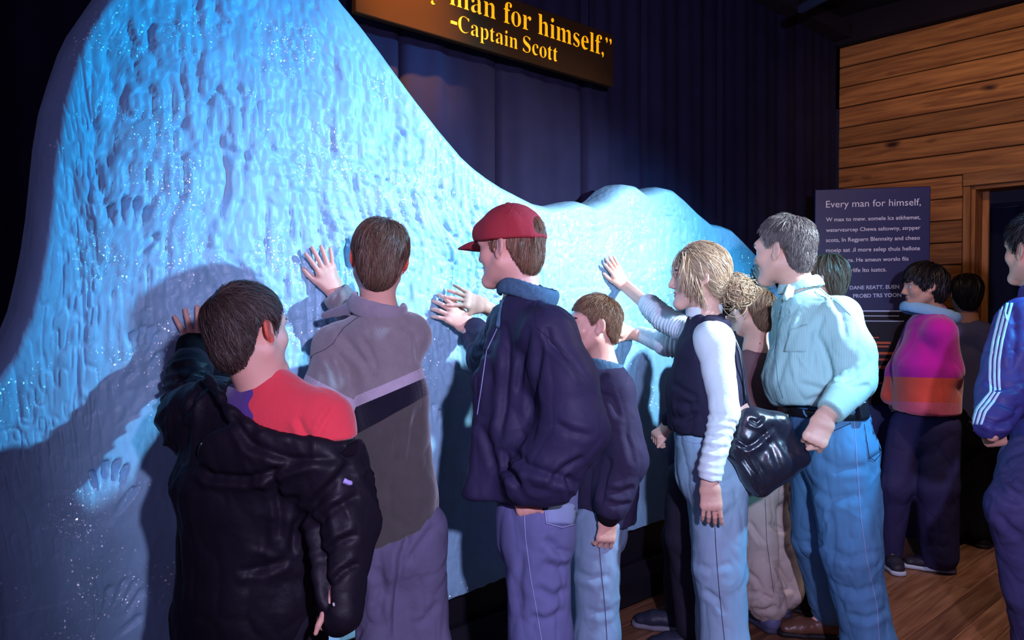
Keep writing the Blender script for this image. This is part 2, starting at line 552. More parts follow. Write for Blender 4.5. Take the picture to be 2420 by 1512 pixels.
# ---- materials of the setting
def wood_mat(name, c_lo, c_hi, c_knot, rough, ring=9.0, knots=True, coat=0.0):
    m = bpy.data.materials.new(name); m.use_nodes = True
    nt = m.node_tree; N, L = nt.nodes, nt.links
    b = N['Principled BSDF']; b.inputs['Roughness'].default_value = rough; b.inputs['Specular IOR Level'].default_value = 0.3
    b.inputs['Coat Weight'].default_value = coat; b.inputs['Coat Roughness'].default_value = 0.25
    tc, oi = N.new('ShaderNodeTexCoord'), N.new('ShaderNodeObjectInfo')
    mul = N.new('ShaderNodeMath'); mul.operation = 'MULTIPLY'; mul.inputs[1].default_value = 37.0
    L.new(oi.outputs['Random'], mul.inputs[0])
    add = N.new('ShaderNodeVectorMath'); add.operation = 'ADD'
    L.new(tc.outputs['Object'], add.inputs[0]); L.new(mul.outputs[0], add.inputs[1])
    mp = N.new('ShaderNodeMapping'); mp.inputs['Scale'].default_value = (1.1, 16, 16); L.new(add.outputs[0], mp.inputs[0])
    nz = N.new('ShaderNodeTexNoise'); nz.inputs['Scale'].default_value = 2.2; nz.inputs['Detail'].default_value = 7; nz.inputs['Distortion'].default_value = 0.7
    L.new(mp.outputs[0], nz.inputs['Vector'])
    rp = N.new('ShaderNodeValToRGB')
    rp.color_ramp.elements[0].position = 0.32; rp.color_ramp.elements[0].color = (*lin(c_lo), 1)
    rp.color_ramp.elements[1].position = 0.68; rp.color_ramp.elements[1].color = (*lin(c_hi), 1)
    L.new(nz.outputs[0], rp.inputs[0])
    out = rp.outputs[0]
    if knots:
        mk = N.new('ShaderNodeMapping'); mk.inputs['Scale'].default_value = (3.4, 7.5, 7.5); L.new(add.outputs[0], mk.inputs[0])
        n2 = N.new('ShaderNodeTexNoise'); n2.inputs['Scale'].default_value = 3.0
        L.new(mk.outputs[0], n2.inputs['Vector'])
        mxv = N.new('ShaderNodeMix'); mxv.data_type = 'VECTOR'; mxv.inputs[0].default_value = 0.12
        L.new(mk.outputs[0], mxv.inputs[4]); L.new(n2.outputs[1], mxv.inputs[5])
        vo = N.new('ShaderNodeTexVoronoi'); vo.inputs['Scale'].default_value = 0.9
        L.new(mxv.outputs[1], vo.inputs['Vector'])
        mr = N.new('ShaderNodeMapRange'); mr.inputs['From Min'].default_value = 0.07; mr.inputs['From Max'].default_value = 0.19
        mr.inputs['To Min'].default_value = 1; mr.inputs['To Max'].default_value = 0
        L.new(vo.outputs['Distance'], mr.inputs['Value'])
        mx = N.new('ShaderNodeMix'); mx.data_type = 'RGBA'
        L.new(mr.outputs[0], mx.inputs[0]); L.new(out, mx.inputs[6]); mx.inputs[7].default_value = (*lin(c_knot), 1)
        out = mx.outputs[2]
    hs = N.new('ShaderNodeHueSaturation')
    m2 = N.new('ShaderNodeMapRange'); m2.inputs['To Min'].default_value = 0.72; m2.inputs['To Max'].default_value = 1.25
    L.new(oi.outputs['Random'], m2.inputs['Value']); L.new(m2.outputs[0], hs.inputs['Value']); L.new(out, hs.inputs['Color'])
    L.new(hs.outputs[0], b.inputs['Base Color'])
    bp = N.new('ShaderNodeBump'); bp.inputs['Strength'].default_value = 0.25; bp.inputs['Distance'].default_value = 0.003
    L.new(nz.outputs[0], bp.inputs['Height']); L.new(bp.outputs[0], b.inputs['Normal'])
    return m

M_CEDAR = wood_mat('cedar_boards', (124, 76, 42), (182, 122, 68), (52, 22, 16), 0.6)
M_TRIM = wood_mat('cedar_trim', (134, 84, 46), (184, 128, 76), (70, 34, 20), 0.55, knots=False)
M_FLOOR = wood_mat('oak_floor', (104, 66, 46), (150, 104, 74), (52, 30, 20), 0.42, knots=False, coat=0.12)
M_BLACK = mat('black_paint', (30, 28, 36), 0.38, 0.4, vary=0.2)
M_GAP = mat('dark_backing', (10, 8, 10), 0.9)
M_CEIL = mat('dark_ceiling', (30, 22, 34), 0.95, vary=0.25, vscale=3)
M_CURT = mat('navy_cloth', (32, 29, 52), 0.95, 0.1, bump=(160, 0.3), vary=0.18, vscale=5)
M_RAIL = mat('grey_metal', (70, 80, 110), 0.4, metal=0.6)

# ---- floor
floor = obj('floor', [(-4, -3, -0.03), (6, -3, -0.03), (6, 8, -0.03), (-4, 8, -0.03), (-4, -3, -0.06), (6, -3, -0.06), (6, 8, -0.06), (-4, 8, -0.06)],
            [(0, 1, 2, 3), (7, 6, 5, 4)], M_GAP, smooth=False)
tag(floor, kind='structure')
def board_mesh(name, length, width, thick, m, bev=0.0025):
    b = MB().box((length / 2, 0, 0), (length / 2 - 0.001, 0, 0), (0, width / 2 - 0.0012, 0), (0, 0, thick / 2), bev)
    me = bpy.data.meshes.new(name); me.from_pydata(b.v, [], b.f); me.materials.append(m); return me
FB = [board_mesh('floorboard', L, 0.127, 0.024, M_FLOOR) for L in (1.9, 2.3, 1.5)]
ang = math.atan2(WU[1], WU[0])
for r in range(26):
    s0 = -0.001 - (r + 0.5) * 0.127
    u = -2.9 + (r * 0.77) % 1.6
    k = r
    while u < 4.4:
        me = FB[k % 3]; L = (1.9, 2.3, 1.5)[k % 3]
        q = W0 + WU * u + WN * s0
        if q[1] > -1.5 or q[0] > 0:
            o = bpy.data.objects.new('floorboard', me); COL.objects.link(o)
            o.parent = floor; o.location = (q[0], q[1], -0.0125 + 0.0012 * ((k * 7) % 3 - 1) * 0.5)
            o.rotation_euler = (0, 0, ang)
        u += L; k += 1
# floor boards beyond the doorway line keep running under the timber wall; nothing else is seen there

# ---- timber wall on the right, with its doorway
zs = [TIMBER.hit(1979, y)[2] for y in (115, 161, 209.5, 257.8, 305, 352, 400, 446)]
pitch_z = (zs[0] - zs[-1]) / 7
TOPZ = zs[0]
d_u0 = TIMBER.hit(2275, 700)[1]; d_u1 = TIMBER.hit(2293, 700)[1]; d_u2 = TIMBER.hit(2318, 700)[1]
d_top = TIMBER.hit(2292, 441)[2]
wall_r = empty('wall_right', CORNER); tag(wall_r, kind='structure')
WL = 4.6
MB().box(TIMBER.at(d_u0 / 2, TOPZ / 2, -0.05), RW * (d_u0 / 2), UP * (TOPZ / 2), TIMBER.n * 0.03).box(
    TIMBER.at((d_u0 + WL) / 2, (TOPZ + d_top + 0.1) / 2, -0.05), RW * ((WL - d_u0) / 2), UP * ((TOPZ - d_top - 0.1) / 2), TIMBER.n * 0.03).obj('backing', M_GAP, wall_r, base=CORNER)
full = board_mesh('plank', WL, pitch_z - 0.004, 0.024, M_CEDAR, 0.005)
short = board_mesh('plank', d_u0 - 0.002, pitch_z - 0.004, 0.024, M_CEDAR, 0.005)
ang_r = math.atan2(RW[1], RW[0])
k = 0
z = TOPZ - pitch_z / 2
while z > -pitch_z / 2:
    o = bpy.data.objects.new('plank', full if z - pitch_z / 2 > d_top + 0.06 else short)
    COL.objects.link(o); o.parent = wall_r
    q = TIMBER.at(0, z, -0.008 + random.uniform(-0.003, 0.003))
    o.location = q - CORNER
    o.rotation_euler = (math.pi / 2, 0, ang_r)
    z -= pitch_z; k += 1
door = empty('door_1', TIMBER.at(d_u0, 0)); tag(door, kind='structure')
db = TIMBER.at(d_u0, 0)
def trim_board(name, c, along, face, L, W, T, m, parent, base, bev=0.004):
    """a board with its grain along its own length"""
    o = bpy.data.objects.new(name, board_mesh(name, L, W, T, m, bev)); COL.objects.link(o); o.parent = parent
    x, z = nrm(along), nrm(face); y = np.cross(z, x)
    p = np.asarray(c) - x * L / 2 - base
    from mathutils import Matrix
    o.matrix_local = Matrix([[x[k], y[k], z[k], p[k]] for k in range(3)] + [[0, 0, 0, 1]])
    return o
trim_board('side_casing', TIMBER.at((d_u0 + d_u1) / 2, d_top / 2, 0.014), UP, TIMBER.n, d_top, d_u1 - d_u0, 0.028, M_TRIM, door, db)
trim_board('head_casing', TIMBER.at(d_u0 + 0.8, d_top + 0.045, 0.018), RW, TIMBER.n, 1.6, 0.09, 0.036, M_TRIM, door, db)
trim_board('jamb', TIMBER.at(d_u1 + 0.012, d_top / 2, -0.09), UP, RW, d_top, 0.20, 0.024, M_CEDAR, door, db, 0.003)
trim_board('head_jamb', TIMBER.at(d_u1 + 0.7, d_top - 0.012, -0.09), RW, -UP, 1.4, 0.20, 0.024, M_CEDAR, door, db, 0.003)
trim_board('door_stop', TIMBER.at(d_u1 + 0.045, d_top / 2 - 0.01, -0.13), UP, TIMBER.n, d_top - 0.028, 0.04, 0.024, M_TRIM, door, db, 0.002)
# an added dark backdrop stands for the darkness beyond the doorway, with its pale rail
nv, nu_ = 2, 90
vv, ff = [], []
for i in range(nu_):
    a = d_u0 - 0.2 + 2.3 * i / (nu_ - 1)
    for zz in (0.0, d_top - 0.09):
        vv.append(TIMBER.at(a, zz, -0.55 + 0.03 * math.sin(i * 0.9) + 0.012 * math.sin(i * 2.3)))
for i in range(nu_ - 1): ff.append((2 * i, 2 * i + 2, 2 * i + 3, 2 * i + 1))
dr = obj('drape', vv, ff, mat('dark_blue_drape', (22, 26, 50), 0.95, 0.1, bump=(60, 0.3)), base=TIMBER.at(d_u0, 0, -0.55))
tag(dr, 'dark blue drape hanging behind the doorway of the timber wall', 'drape')
MB().tube([TIMBER.at(d_u0 - 0.2, d_top - 0.075, -0.52), TIMBER.at(d_u0 + 2.1, d_top - 0.075, -0.52)], 0.012, 8).obj('rail', M_RAIL, dr, True, base=TIMBER.at(d_u0, 0, -0.55))

# ---- dark cloth wall behind the ice, in panels with standing joints
wall_l = empty('wall_left', W0 + WN * 0.24); tag(wall_l, kind='structure')
cb = W0 + WN * 0.24
joints = [-3.6, -2.7, -1.95] + [CURT.hit(x, 300)[1] for x in (950, 1180, 1383, 1521, 1700)] + [CURT.hit(1978, 300)[1] + 0.02]
CEIL = 3.45
for j, (a, b) in enumerate(zip(joints[:-1], joints[1:])):
    n = max(14, int((b - a) / 0.016)); vv, ff = [], []
    for i in range(n + 1):
        t = i / n; u = a + (b - a) * t
        edge = min(t, 1 - t) * (b - a)
        for kz in range(9):
            zz = CEIL * kz / 8
            off = 0.010 * math.sin(u * 23 + j + 0.5 * math.sin(zz * 1.7 + j)) * (0.4 + 0.6 * math.sin(u * 5.1 + j) ** 2) + 0.006 * math.sin(u * 51 + 2 * j + zz)
            off -= 0.035 * math.exp(-(edge / 0.012) ** 2)
            vv.append(CURT.at(u, zz, off))
    for i in range(n):
        for kz in range(8): ff.append((i * 9 + kz, (i + 1) * 9 + kz, (i + 1) * 9 + kz + 1, i * 9 + kz + 1))
    obj('fabric_panel', vv, ff, M_CURT, wall_l, base=cb)
# ---- ceiling, with a beam along the cloth wall and a track
ceil = MB().box((1, 2.5, CEIL + 0.05), (5, 0, 0), (0, 5.5, 0), (0, 0, 0.05)).obj('ceiling', M_CEIL); tag(ceil, kind='structure')
bz = CURT.hit(1900, 62)[2]
MB().box(CURT.at(0.4, bz + 0.05, 0.06), WU * 4.0, UP * 0.05, WN * 0.06, 0.004).obj('trim_1', M_CEIL)
tag(bpy.data.objects['trim_1'], kind='structure')
tv = MB().box(TIMBER.at(WL / 2, (TOPZ + CEIL) / 2, 0.02), RW * (WL / 2), UP * ((CEIL - TOPZ) / 2), TIMBER.n * 0.05, 0.004).obj('trim_2', M_CEIL); tag(tv, kind='structure')
A, B = P(1890, 32, 4.1), P(2010, -8, 3.75)
D = nrm((B - A) * V(1, 1, 0))
zt = A[2]
tr = MB().box(V(A[0], A[1], zt + 0.02) + D * 0.9, D * 0.9, UP * 0.02, np.cross(D, UP) * 0.018, 0.004).obj('ceiling_track', M_RAIL, base=A)
tag(tr, 'grey metal lighting track under the dark ceiling near the timber wall', 'lighting track')
for q in (0.15, 1.6): MB().tube([A + D * q + UP * 0.03, V(A[0], A[1], CEIL) + D * q], 0.006, 6).obj('hanger', M_RAIL, tr, base=A)

# ---- black kick panel and baseboard under the ice
kp = MB().box(wall_plane(0.085).at(0.3, 0.21, 0), WU * 3.4, UP * 0.21, WN * 0.012).obj('trim_3', M_BLACK); tag(kp, kind='structure')
bb_z = ICE.hit(1470, 1352)[2]; bb_m = ICE.hit(1470, 1377)[2]
prof = [(0.085, 0), (0.0, 0), (0.0, bb_m - 0.012), (0.008, bb_m), (0.030, bb_z - 0.006), (0.036, bb_z), (0.085, bb_z)]
bv = [wall_plane(sd).at(u, z_) for u in (-3.1, 3.7) for sd, z_ in prof]
npf = len(prof)
bf = [(i, i + 1, npf + i + 1, npf + i) for i in range(npf - 1)] + [tuple(range(npf))[::-1], tuple(range(npf, 2 * npf))]
bbd = obj('baseboard_left', bv, bf, M_BLACK, smooth=False); tag(bbd, kind='structure')

# ---- the ice wall
OUT_TOP = [(-330, 1400), (-260, 1150), (-150, 1020), (-60, 930), (0, 845), (22, 790), (44, 735), (62, 660), (76, 590), (88, 510), (96, 430), (106, 330), (120, 245), (140, 178),
           (168, 95), (190, 50), (228, -5), (300, -110), (400, -190), (520, -220), (640, -190), (740, -110), (822, 0), (862, 48), (905, 105), (950, 168), (1000, 236), (1050, 300), (1100, 360), (1130, 388),
           (1160, 411), (1195, 434), (1235, 455), (1272, 474), (1310, 483), (1345, 478), (1380, 470), (1412, 481), (1440, 470), (1468, 443), (1492, 430), (1512, 433), (1535, 451), (1555, 446), (1575, 437),
           (1598, 442), (1622, 462), (1655, 495), (1690, 524), (1715, 528), (1735, 536), (1760, 560), (1790, 592), (1830, 645), (1865, 720), (1890, 820), (1905, 930), (1912, 1010)]
OUT_BOT = [(-330, 1960), (0, 1818), (450, 1650), (1047, 1424), (1190, 1367), (1300, 1323), (1452, 1268), (1548, 1234), (1700, 1180), (1912, 1106)]
top2 = np.array([ICE.hit(*q)[1:] for q in OUT_TOP]); bot2 = np.array([ICE.hit(*q)[1:] for q in OUT_BOT])
uu0, uu1 = max(top2[0, 0], bot2[0, 0]) + 1e-3, min(top2[-1, 0], bot2[-1, 0]) - 1e-3
NU, NV = 640, 430
# columns are closer together at the steep left edge
us = np.unique(np.concatenate([np.linspace(uu0, uu1, NU), np.linspace(top2[4, 0], top2[16, 0], 170)]))
NU = len(us)
tops = np.interp(us, top2[:, 0], top2[:, 1]); bots = np.interp(us, bot2[:, 0], bot2[:, 1])
bots = bots + 0.006 * (vnoise(np.stack([us * 30, us * 0, us * 0], 1), 4) - 0.5)
tt = np.linspace(0, 1, NV)
U = np.repeat(us, NV); Vv = (bots[:, None] + (tops - bots)[:, None] * tt[None]).ravel()
dist = np.full(len(U), 9.0)
for a, b in zip(top2[:-1], top2[1:]):
    e = b - a; t = np.clip(((U - a[0]) * e[0] + (Vv - a[1]) * e[1]) / (e @ e), 0, 1)
    dist = np.minimum(dist, np.hypot(U - a[0] - t * e[0], Vv - a[1] - t * e[1]))
q3 = np.stack([U, Vv, U * 0], 1)
w1 = np.stack([vnoise(q3 * 5 + 31 * i, 40 + i) - 0.5 for i in range(2)] + [U * 0], 1)
rid = lambda sx, sz, sd, wa: 1 - np.abs(2 * vnoise(q3 * V(sx, sz, 1) + w1 * wa, sd) - 1)
q4 = q3 + V(0.05, 0, 0) * (vnoise(q3 * V(2.2, 3.2, 1), 61) - 0.5)[:, None] + V(0.16, 0, 0) * Vv[:, None] * 0.35
g1 = rid(15, 3.0, 50, 1.2)                      # long run-down grooves
g2 = 1 - np.abs(2 * vnoise(q4 * V(33, 8.5, 1) + w1 * 1.3, 51) - 1)
g3 = 1 - np.abs(2 * vnoise(q4 * V(70, 24, 1) + w1 * 1.5, 52) - 1)
patch = np.clip((vnoise(q3 * V(2.6, 2.0, 1), 57) - 0.28) * 2.6, 0, 1)
patch2 = np.clip((vnoise(q3 * V(2.1, 1.7, 1), 58) - 0.30) * 2.6, 0, 1)
lump = vnoise(q3 * V(2.4, 1.8, 1), 53) + 0.5 * vnoise(q3 * V(7, 6, 1), 54)
hi = np.clip((Vv - 0.95) / 0.45, 0.10, 1)       # the lower part is worn smooth
hi = hi * np.clip(1.12 - (U + 0.5) * 0.55, 0.22, 1) * np.clip(1.0 + (U + 1.6) * 0.45, 0.6, 1)
rel = -0.012 * hi * patch2 * np.clip((g1 - 0.72) / 0.28, 0, 1) - 0.0165 * hi * (0.25 + 0.75 * patch) * np.clip((g2 - 0.66) / 0.34, 0, 1) ** 1.2 - 0.0065 * (0.15 + hi) * np.clip((g3 - 0.5) * 2, 0, 1) + 0.020 * (lump - 0.75)
def hand_print(px, py, tip, depth, size, mirror=1):
    """a hand melted into the ice: px,py is the middle of the palm, tip the end of the middle finger"""
    global rel
    c = np.array(ICE.hit(px, py)[1:]); e = np.array(ICE.hit(*tip)[1:]) - c
    L = np.linalg.norm(e); y = e / L; x = np.array([y[1], -y[0]]) * mirror
    du, dv = U - c[0], Vv - c[1]
    m = (np.abs(du) < 0.25) & (np.abs(dv) < 0.25)
    a = (du[m] * x[0] + dv[m] * x[1]) / size; b = (du[m] * y[0] + dv[m] * y[1]) / size
    def cap(p, q, r, dp):
        p, q = np.array(p), np.array(q); ee = q - p
        t = np.clip(((a - p[0]) * ee[0] + (b - p[1]) * ee[1]) / (ee @ ee), 0, 1)
        ds = np.hypot(a - p[0] - t * ee[0], b - p[1] - t * ee[1])
        return -dp * (0.35 + 0.65 * t) * np.clip((r - ds) / (0.45 * r) + 0.3, 0, 1)
    k = cap((0, -0.3), (0, 0.12), 0.36, depth * 0.55)
    for x0, x1, ln, r in ((-0.27, -0.42, 0.72, 0.085), (-0.10, -0.14, 0.97, 0.09), (0.09, 0.12, 1.0, 0.09), (0.26, 0.36, 0.86, 0.085)):
        k = np.minimum(k, cap((x0, 0.25), (x1, ln), r, depth * 1.5))
    k = np.minimum(k, cap((0.3, -0.25), (0.62, 0.25), 0.10, depth * 1.3))
    rel[m] = np.minimum(rel[m], rel[m] * 0.5 + k)
hand_print(300, 572, (312, 478), 0.016, 0.12)
hand_print(333, 845, (345, 795), 0.015, 0.085)
hand_print(252, 1185, (262, 1108), 0.017, 0.105)
hand_print(1026, 1022, (1022, 978), 0.012, 0.10, -1)
hand_print(262, 1470, (285, 1425), 0.008, 0.11)
R_ED = 0.042
k = np.clip(1 - dist / R_ED, 0, 1)
back = 0.11 * (1 - np.sqrt(np.maximum(1 - k ** 2, 0)))
rel = rel * np.clip((dist - 0.02) / 0.10, 0.05, 1)
pos = W0 + WU * U[:, None] + UP * Vv[:, None] + WN * (back - rel)[:, None]
gi = np.arange(NU * NV).reshape(NU, NV)
q = np.stack([gi[:-1, :-1], gi[1:, :-1], gi[1:, 1:], gi[:-1, 1:]], -1).reshape(-1, 4)
# back flange along the rolled edge and the underside
rimt = pos[gi[:, -1]] + WN * 0.05 + 0; rimt2 = rimt + UP * 0.0
rb = pos[gi[:, 0]] + WN * 0.16
n0 = len(pos)
pos = np.concatenate([pos, rimt, rb])
st = np.arange(NU - 1)
q = np.concatenate([q, np.stack([gi[:-1, -1], gi[1:, -1], n0 + st + 1, n0 + st], 1), np.stack([n0 + NU + st, n0 + NU + st + 1, gi[1:, 0], gi[:-1, 0]], 1)])

def ice_mat():
    m = mat('wet_ice', (156, 202, 228), 0.42, 0.35, bump=(38, 0.8, (1, 1, 0.55)), vary=0.14, vscale=9, stretch=(1, 1, .5))
    nt = m.node_tree; N, L = nt.nodes, nt.links
    b = N['Principled BSDF']
    tc = [n for n in N if n.type == 'TEX_COORD'][0]
    b.inputs['Subsurface Weight'].default_value = 0.45; b.inputs['Subsurface Radius'].default_value = (0.25, 0.7, 1.0); b.inputs['Subsurface Scale'].default_value = 0.018
    # frost crystals: tiny facets turned every way so that some of them glint
    vo = N.new('ShaderNodeTexVoronoi'); vo.inputs['Scale'].default_value = 230
    L.new(tc.outputs['Object'], vo.inputs['Vector'])
    ns = N.new('ShaderNodeTexNoise'); ns.inputs['Scale'].default_value = 5
    L.new(tc.outputs['Object'], ns.inputs['Vector'])
    geo = N.new('ShaderNodeNewGeometry')
    sub = N.new('ShaderNodeVectorMath'); sub.operation = 'SUBTRACT'; sub.inputs[1].default_value = (0.5, 0.5, 0.5)
    L.new(vo.outputs['Color'], sub.inputs[0])
    sca = N.new('ShaderNodeVectorMath'); sca.operation = 'SCALE'; sca.inputs['Scale'].default_value = 1.2
    L.new(sub.outputs[0], sca.inputs[0])
    add = N.new('ShaderNodeVectorMath'); add.operation = 'ADD'
    L.new(geo.outputs['Normal'], add.inputs[0]); L.new(sca.outputs[0], add.inputs[1])
    nm = N.new('ShaderNodeVectorMath'); nm.operation = 'NORMALIZE'; L.new(add.outputs[0], nm.inputs[0])
    gl = N.new('ShaderNodeBsdfGlossy'); gl.inputs['Roughness'].default_value = 0.22; gl.inputs['Color'].default_value = (1, 1, 1, 1)
    L.new(nm.outputs[0], gl.inputs['Normal'])
    mr = N.new('ShaderNodeMapRange'); mr.inputs['From Min'].default_value = 0.5; mr.inputs['From Max'].default_value = 0.75
    mr.inputs['To Max'].default_value = 0.16
    L.new(ns.outputs[0], mr.inputs['Value'])
    mx = N.new('ShaderNodeMixShader')
    L.new(mr.outputs[0], mx.inputs[0]); L.new(b.outputs[0], mx.inputs[1]); L.new(gl.outputs[0], mx.inputs[2])
    L.new(mx.outputs[0], N['Material Output'].inputs[0])
    return m
ice = obj('ice_wall', pos, q, ice_mat(), base=W0)
tag(ice, 'tall pale blue wall of ice with melted handprints and grooves', 'ice wall')

# ---- lettering
def text_mesh(body, weight=0.0, extrude=0.0):
    c = bpy.data.curves.new('lettering', 'FONT'); c.body = body; c.size = 1.0; c.offset = weight; c.extrude = extrude; c.resolution_u = 3
    o = bpy.data.objects.new('lettering', c); COL.objects.link(o)
    dg = bpy.context.evaluated_depsgraph_get()
    me = o.evaluated_get(dg).to_mesh()
    v = np.array([tuple(x.co) for x in me.vertices]); f = [tuple(p.vertices) for p in me.polygons]
    o.evaluated_get(dg).to_mesh_clear()
    bpy.data.objects.remove(o); bpy.data.curves.remove(c)
    return v, f
def slim_text_mesh(body, thin, tall=3.0, h=0.008):
    """serif lettering whose upright stems are thinned by `thin` on each side, its hairlines hardly at all"""
    c = bpy.data.curves.new('lettering', 'FONT'); c.body = body; c.size = 1.0
    o = bpy.data.objects.new('lettering', c); COL.objects.link(o)
    dg = bpy.context.evaluated_depsgraph_get()
    k = o.evaluated_get(dg).to_curve(dg)
    loops = []
    for sp in k.splines:
        bp = sp.bezier_points; n = len(bp); pl = []
        for i in range(n):
            a, b_ = bp[i], bp[(i + 1) % n]
            q = [np.array(x[:2]) for x in (a.co, a.handle_right, b_.handle_left, b_.co)]
            for t in np.linspace(0, 1, 7)[:-1]: pl.append((1 - t) ** 3 * q[0] + 3 * t * (1 - t) ** 2 * q[1] + 3 * t * t * (1 - t) * q[2] + t ** 3 * q[3])
        if n > 1: loops.append(np.array(pl))
    o.to_curve_clear(); bpy.data.objects.remove(o); bpy.data.curves.remove(c)
    allp = np.concatenate(loops); lo = allp.min(0) - .05; dim = np.ceil((allp.max(0) + .05 - lo) / h).astype(int)
    gx, gy = lo[0] + np.arange(dim[0]) * h, lo[1] + np.arange(dim[1]) * h
    dist = np.full(dim, .06); par = np.zeros(dim, int)
    for pl in loops:
        for p, q in zip(pl, np.roll(pl, -1, 0)):
            a0, a1 = np.searchsorted(gx, [min(p[0], q[0]) - .06, max(p[0], q[0]) + .06]); b0, b1 = np.searchsorted(gy, [min(p[1], q[1]) - .06, max(p[1], q[1]) + .06])
            X, Y = gx[a0:a1, None], gy[None, b0:b1]
            e = (q - p) * (1, tall); ll = max(e @ e, 1e-12)
            t = np.clip(((X - p[0]) * e[0] + (Y - p[1]) * tall * e[1]) / ll, 0, 1)
            dist[a0:a1, b0:b1] = np.minimum(dist[a0:a1, b0:b1], np.hypot(X - p[0] - t * e[0], (Y - p[1]) * tall - t * e[1]))
            if p[1] != q[1]:
                r0, r1 = np.searchsorted(gy, sorted((p[1], q[1])))
                for r in range(r0, r1):
                    xc = p[0] + (gy[r] - p[1]) / (q[1] - p[1]) * (q[0] - p[0])
                    par[np.searchsorted(gx, xc):, r] += 1
    sd = np.where(par % 2 == 1, -dist, dist) + thin
    z = np.arange(-4, 5) * h
    vol = np.maximum(sd[:, :, None], np.abs(z)[None, None, :] - 2.2 * h)
    v, f = surface_nets(vol.astype(np.float32), np.array([lo[0], lo[1], -4 * h]), h)
    v[:, 2] *= .02 / (2.2 * h)
    return v, f
def letter(plane, body, p0, p1, m, parent, base, off=0.004, weight=0.0, squash=1.0, ext=0.003, tall=1.0):
    """lettering from pixel p0 (start of the baseline) to p1 (end)"""
    v, f = slim_text_mesh(body, weight) if tall != 1.0 else text_mesh(body, weight, 0.02)
    _, a0, b0 = plane.hit(*p0); _, a1, b1 = plane.hit(*p1)
    w = v[:, 0].max() - v[:, 0].min(); s = math.hypot(a1 - a0, b1 - b0) / w
    ca, sa = (a1 - a0) / (s * w), (b1 - b0) / (s * w)
    X = (v[:, 0] - v[:, 0].min()) * s; Y = v[:, 1] * s * squash
    Z = (v[:, 2] / 0.02) * ext
    pts = plane.p + np.outer(a0 + X * ca - Y * sa, plane.ex) + np.outer(b0 + X * sa + Y * ca, plane.ez) + np.outer(Z + off, plane.n)
    return obj('lettering', pts, f, m, parent, smooth=False, base=base)
def serif(t):
    o = ''
    for ch in t:
        if 'a' <= ch <= 'z': o += chr(0x1D41A + ord(ch) - 97)
        elif 'A' <= ch <= 'Z': o += chr(0x1D400 + ord(ch) - 65)
        else: o += ch
    return o

# the hanging sign with amber letters
M_SIGN = mat('sign_board', (52, 32, 16), 0.9, 0.06, vary=0.25, vscale=2.5)
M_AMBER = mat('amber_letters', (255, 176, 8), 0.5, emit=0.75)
sb0 = SIGN.hit(836, 32); sb1 = SIGN.hit(1444, 205.5); stp = SIGN.hit(1443, 84)
a0, a1, zb, zt2 = sb0[1], sb1[1], (sb0[2] + sb1[2]) / 2, stp[2]
sign_base = SIGN.at((a0 + a1) / 2, zb)
sg = MB().box(SIGN.at((a0 + a1) / 2, (zb + zt2) / 2, 0), WU * ((a1 - a0) / 2), UP * ((zt2 - zb) / 2), WN * 0.015, 0.003).obj('sign', M_SIGN, base=sign_base)
tag(sg, 'long dark hanging sign with a glowing amber quotation beside the ice', 'sign')
letter(SIGN, serif('man for himself,') + '\u201d', (1057, 13), (1438, 139), M_AMBER, sg, sign_base, 0.016, 0.021, tall=3.0)
letter(SIGN, '\u201c' + serif('Every'), (872, -52), (1036, 7), M_AMBER, sg, sign_base, 0.016, 0.021, tall=3.0)
letter(SIGN, '-', (1059, 70.5), (1073, 75), M_AMBER, sg, sign_base, 0.016, 0.0)
for word, p0, p1 in (('Captain', (1077, 76), (1216, 119)), ('Scott', (1230, 123.5), (1310, 148))): letter(SIGN, serif(word), p0, p1, M_AMBER, sg, sign_base, 0.016, 0.026, tall=3.0)
for a in (a0 + 0.1, a1 - 0.12): MB().tube([SIGN.at(a, zt2, 0), SIGN.at(a, CEIL, 0)], 0.0025, 5).obj('hanging_wire', M_GAP, sg, base=sign_base)

# the free-standing text panel by the timber wall
pl0 = P(1926, 449, 4.70)
PANEL = Plane(V(pl0[0], pl0[1], 0), V(0.976, -0.216, 0))
pw = PANEL.hit(2199, 500)[1]; ph = PANEL.hit(2060, 444)[2]
pbase = PANEL.at(pw / 2, 0)
M_PANEL = mat('navy_panel', (40, 42, 92), 0.45, 0.4, vary=0.12, vscale=2)
M_PRINT = mat('pale_print', (246, 242, 250), 0.6)
M_PRINT2 = mat('blue_print', (206, 216, 250), 0.6)
pn = MB().box(PANEL.at(pw / 2, ph / 2, -0.03), PANEL.ex * (pw / 2), UP * (ph / 2), PANEL.n * 0.03, 0.004).obj('text_panel', M_PANEL, base=pbase)
tag(pn, 'tall navy free-standing panel of white text in front of the timber wall', 'panel')
for body, x0, y0, x1, y1, w, m in (
        ('Every man for himself,', 1952, 490.5, 2176, 485, 0.0, M_PRINT),
        ('W max to mew. somele lcs atkhamet,', 1952, 523.5, 2175, 517.5, 0.008, M_PRINT),
        ('watervzurcep Chewa saltowny, strpper', 1952, 548, 2175, 542, 0.008, M_PRINT),
        ('scots, In Regpern Blennsity and cheso', 1952, 572, 2174, 566, 0.008, M_PRINT),
        ('moeip sat .il more selep thuis hellote', 1952, 596, 2174, 591, 0.008, M_PRINT),
        ('urre ations. He ameun worslo fiis', 1953, 620, 2147, 615.5, 0.008, M_PRINT),
        ('urre tconrlife lto iustcs.', 1954, 644.5, 2095, 641, 0.008, M_PRINT),
        ('DANE REATT. EUEN', 2008, 684, 2125, 681.5, 0.022, M_PRINT2),
        ('PROBD TRS YOON', 2016, 703.5, 2130, 701, 0.022, M_PRINT2)):
    letter(PANEL, body, (x0, y0), (x1, y1), m, pn, pbase, 0.0, w, 1.0, 0.0012)
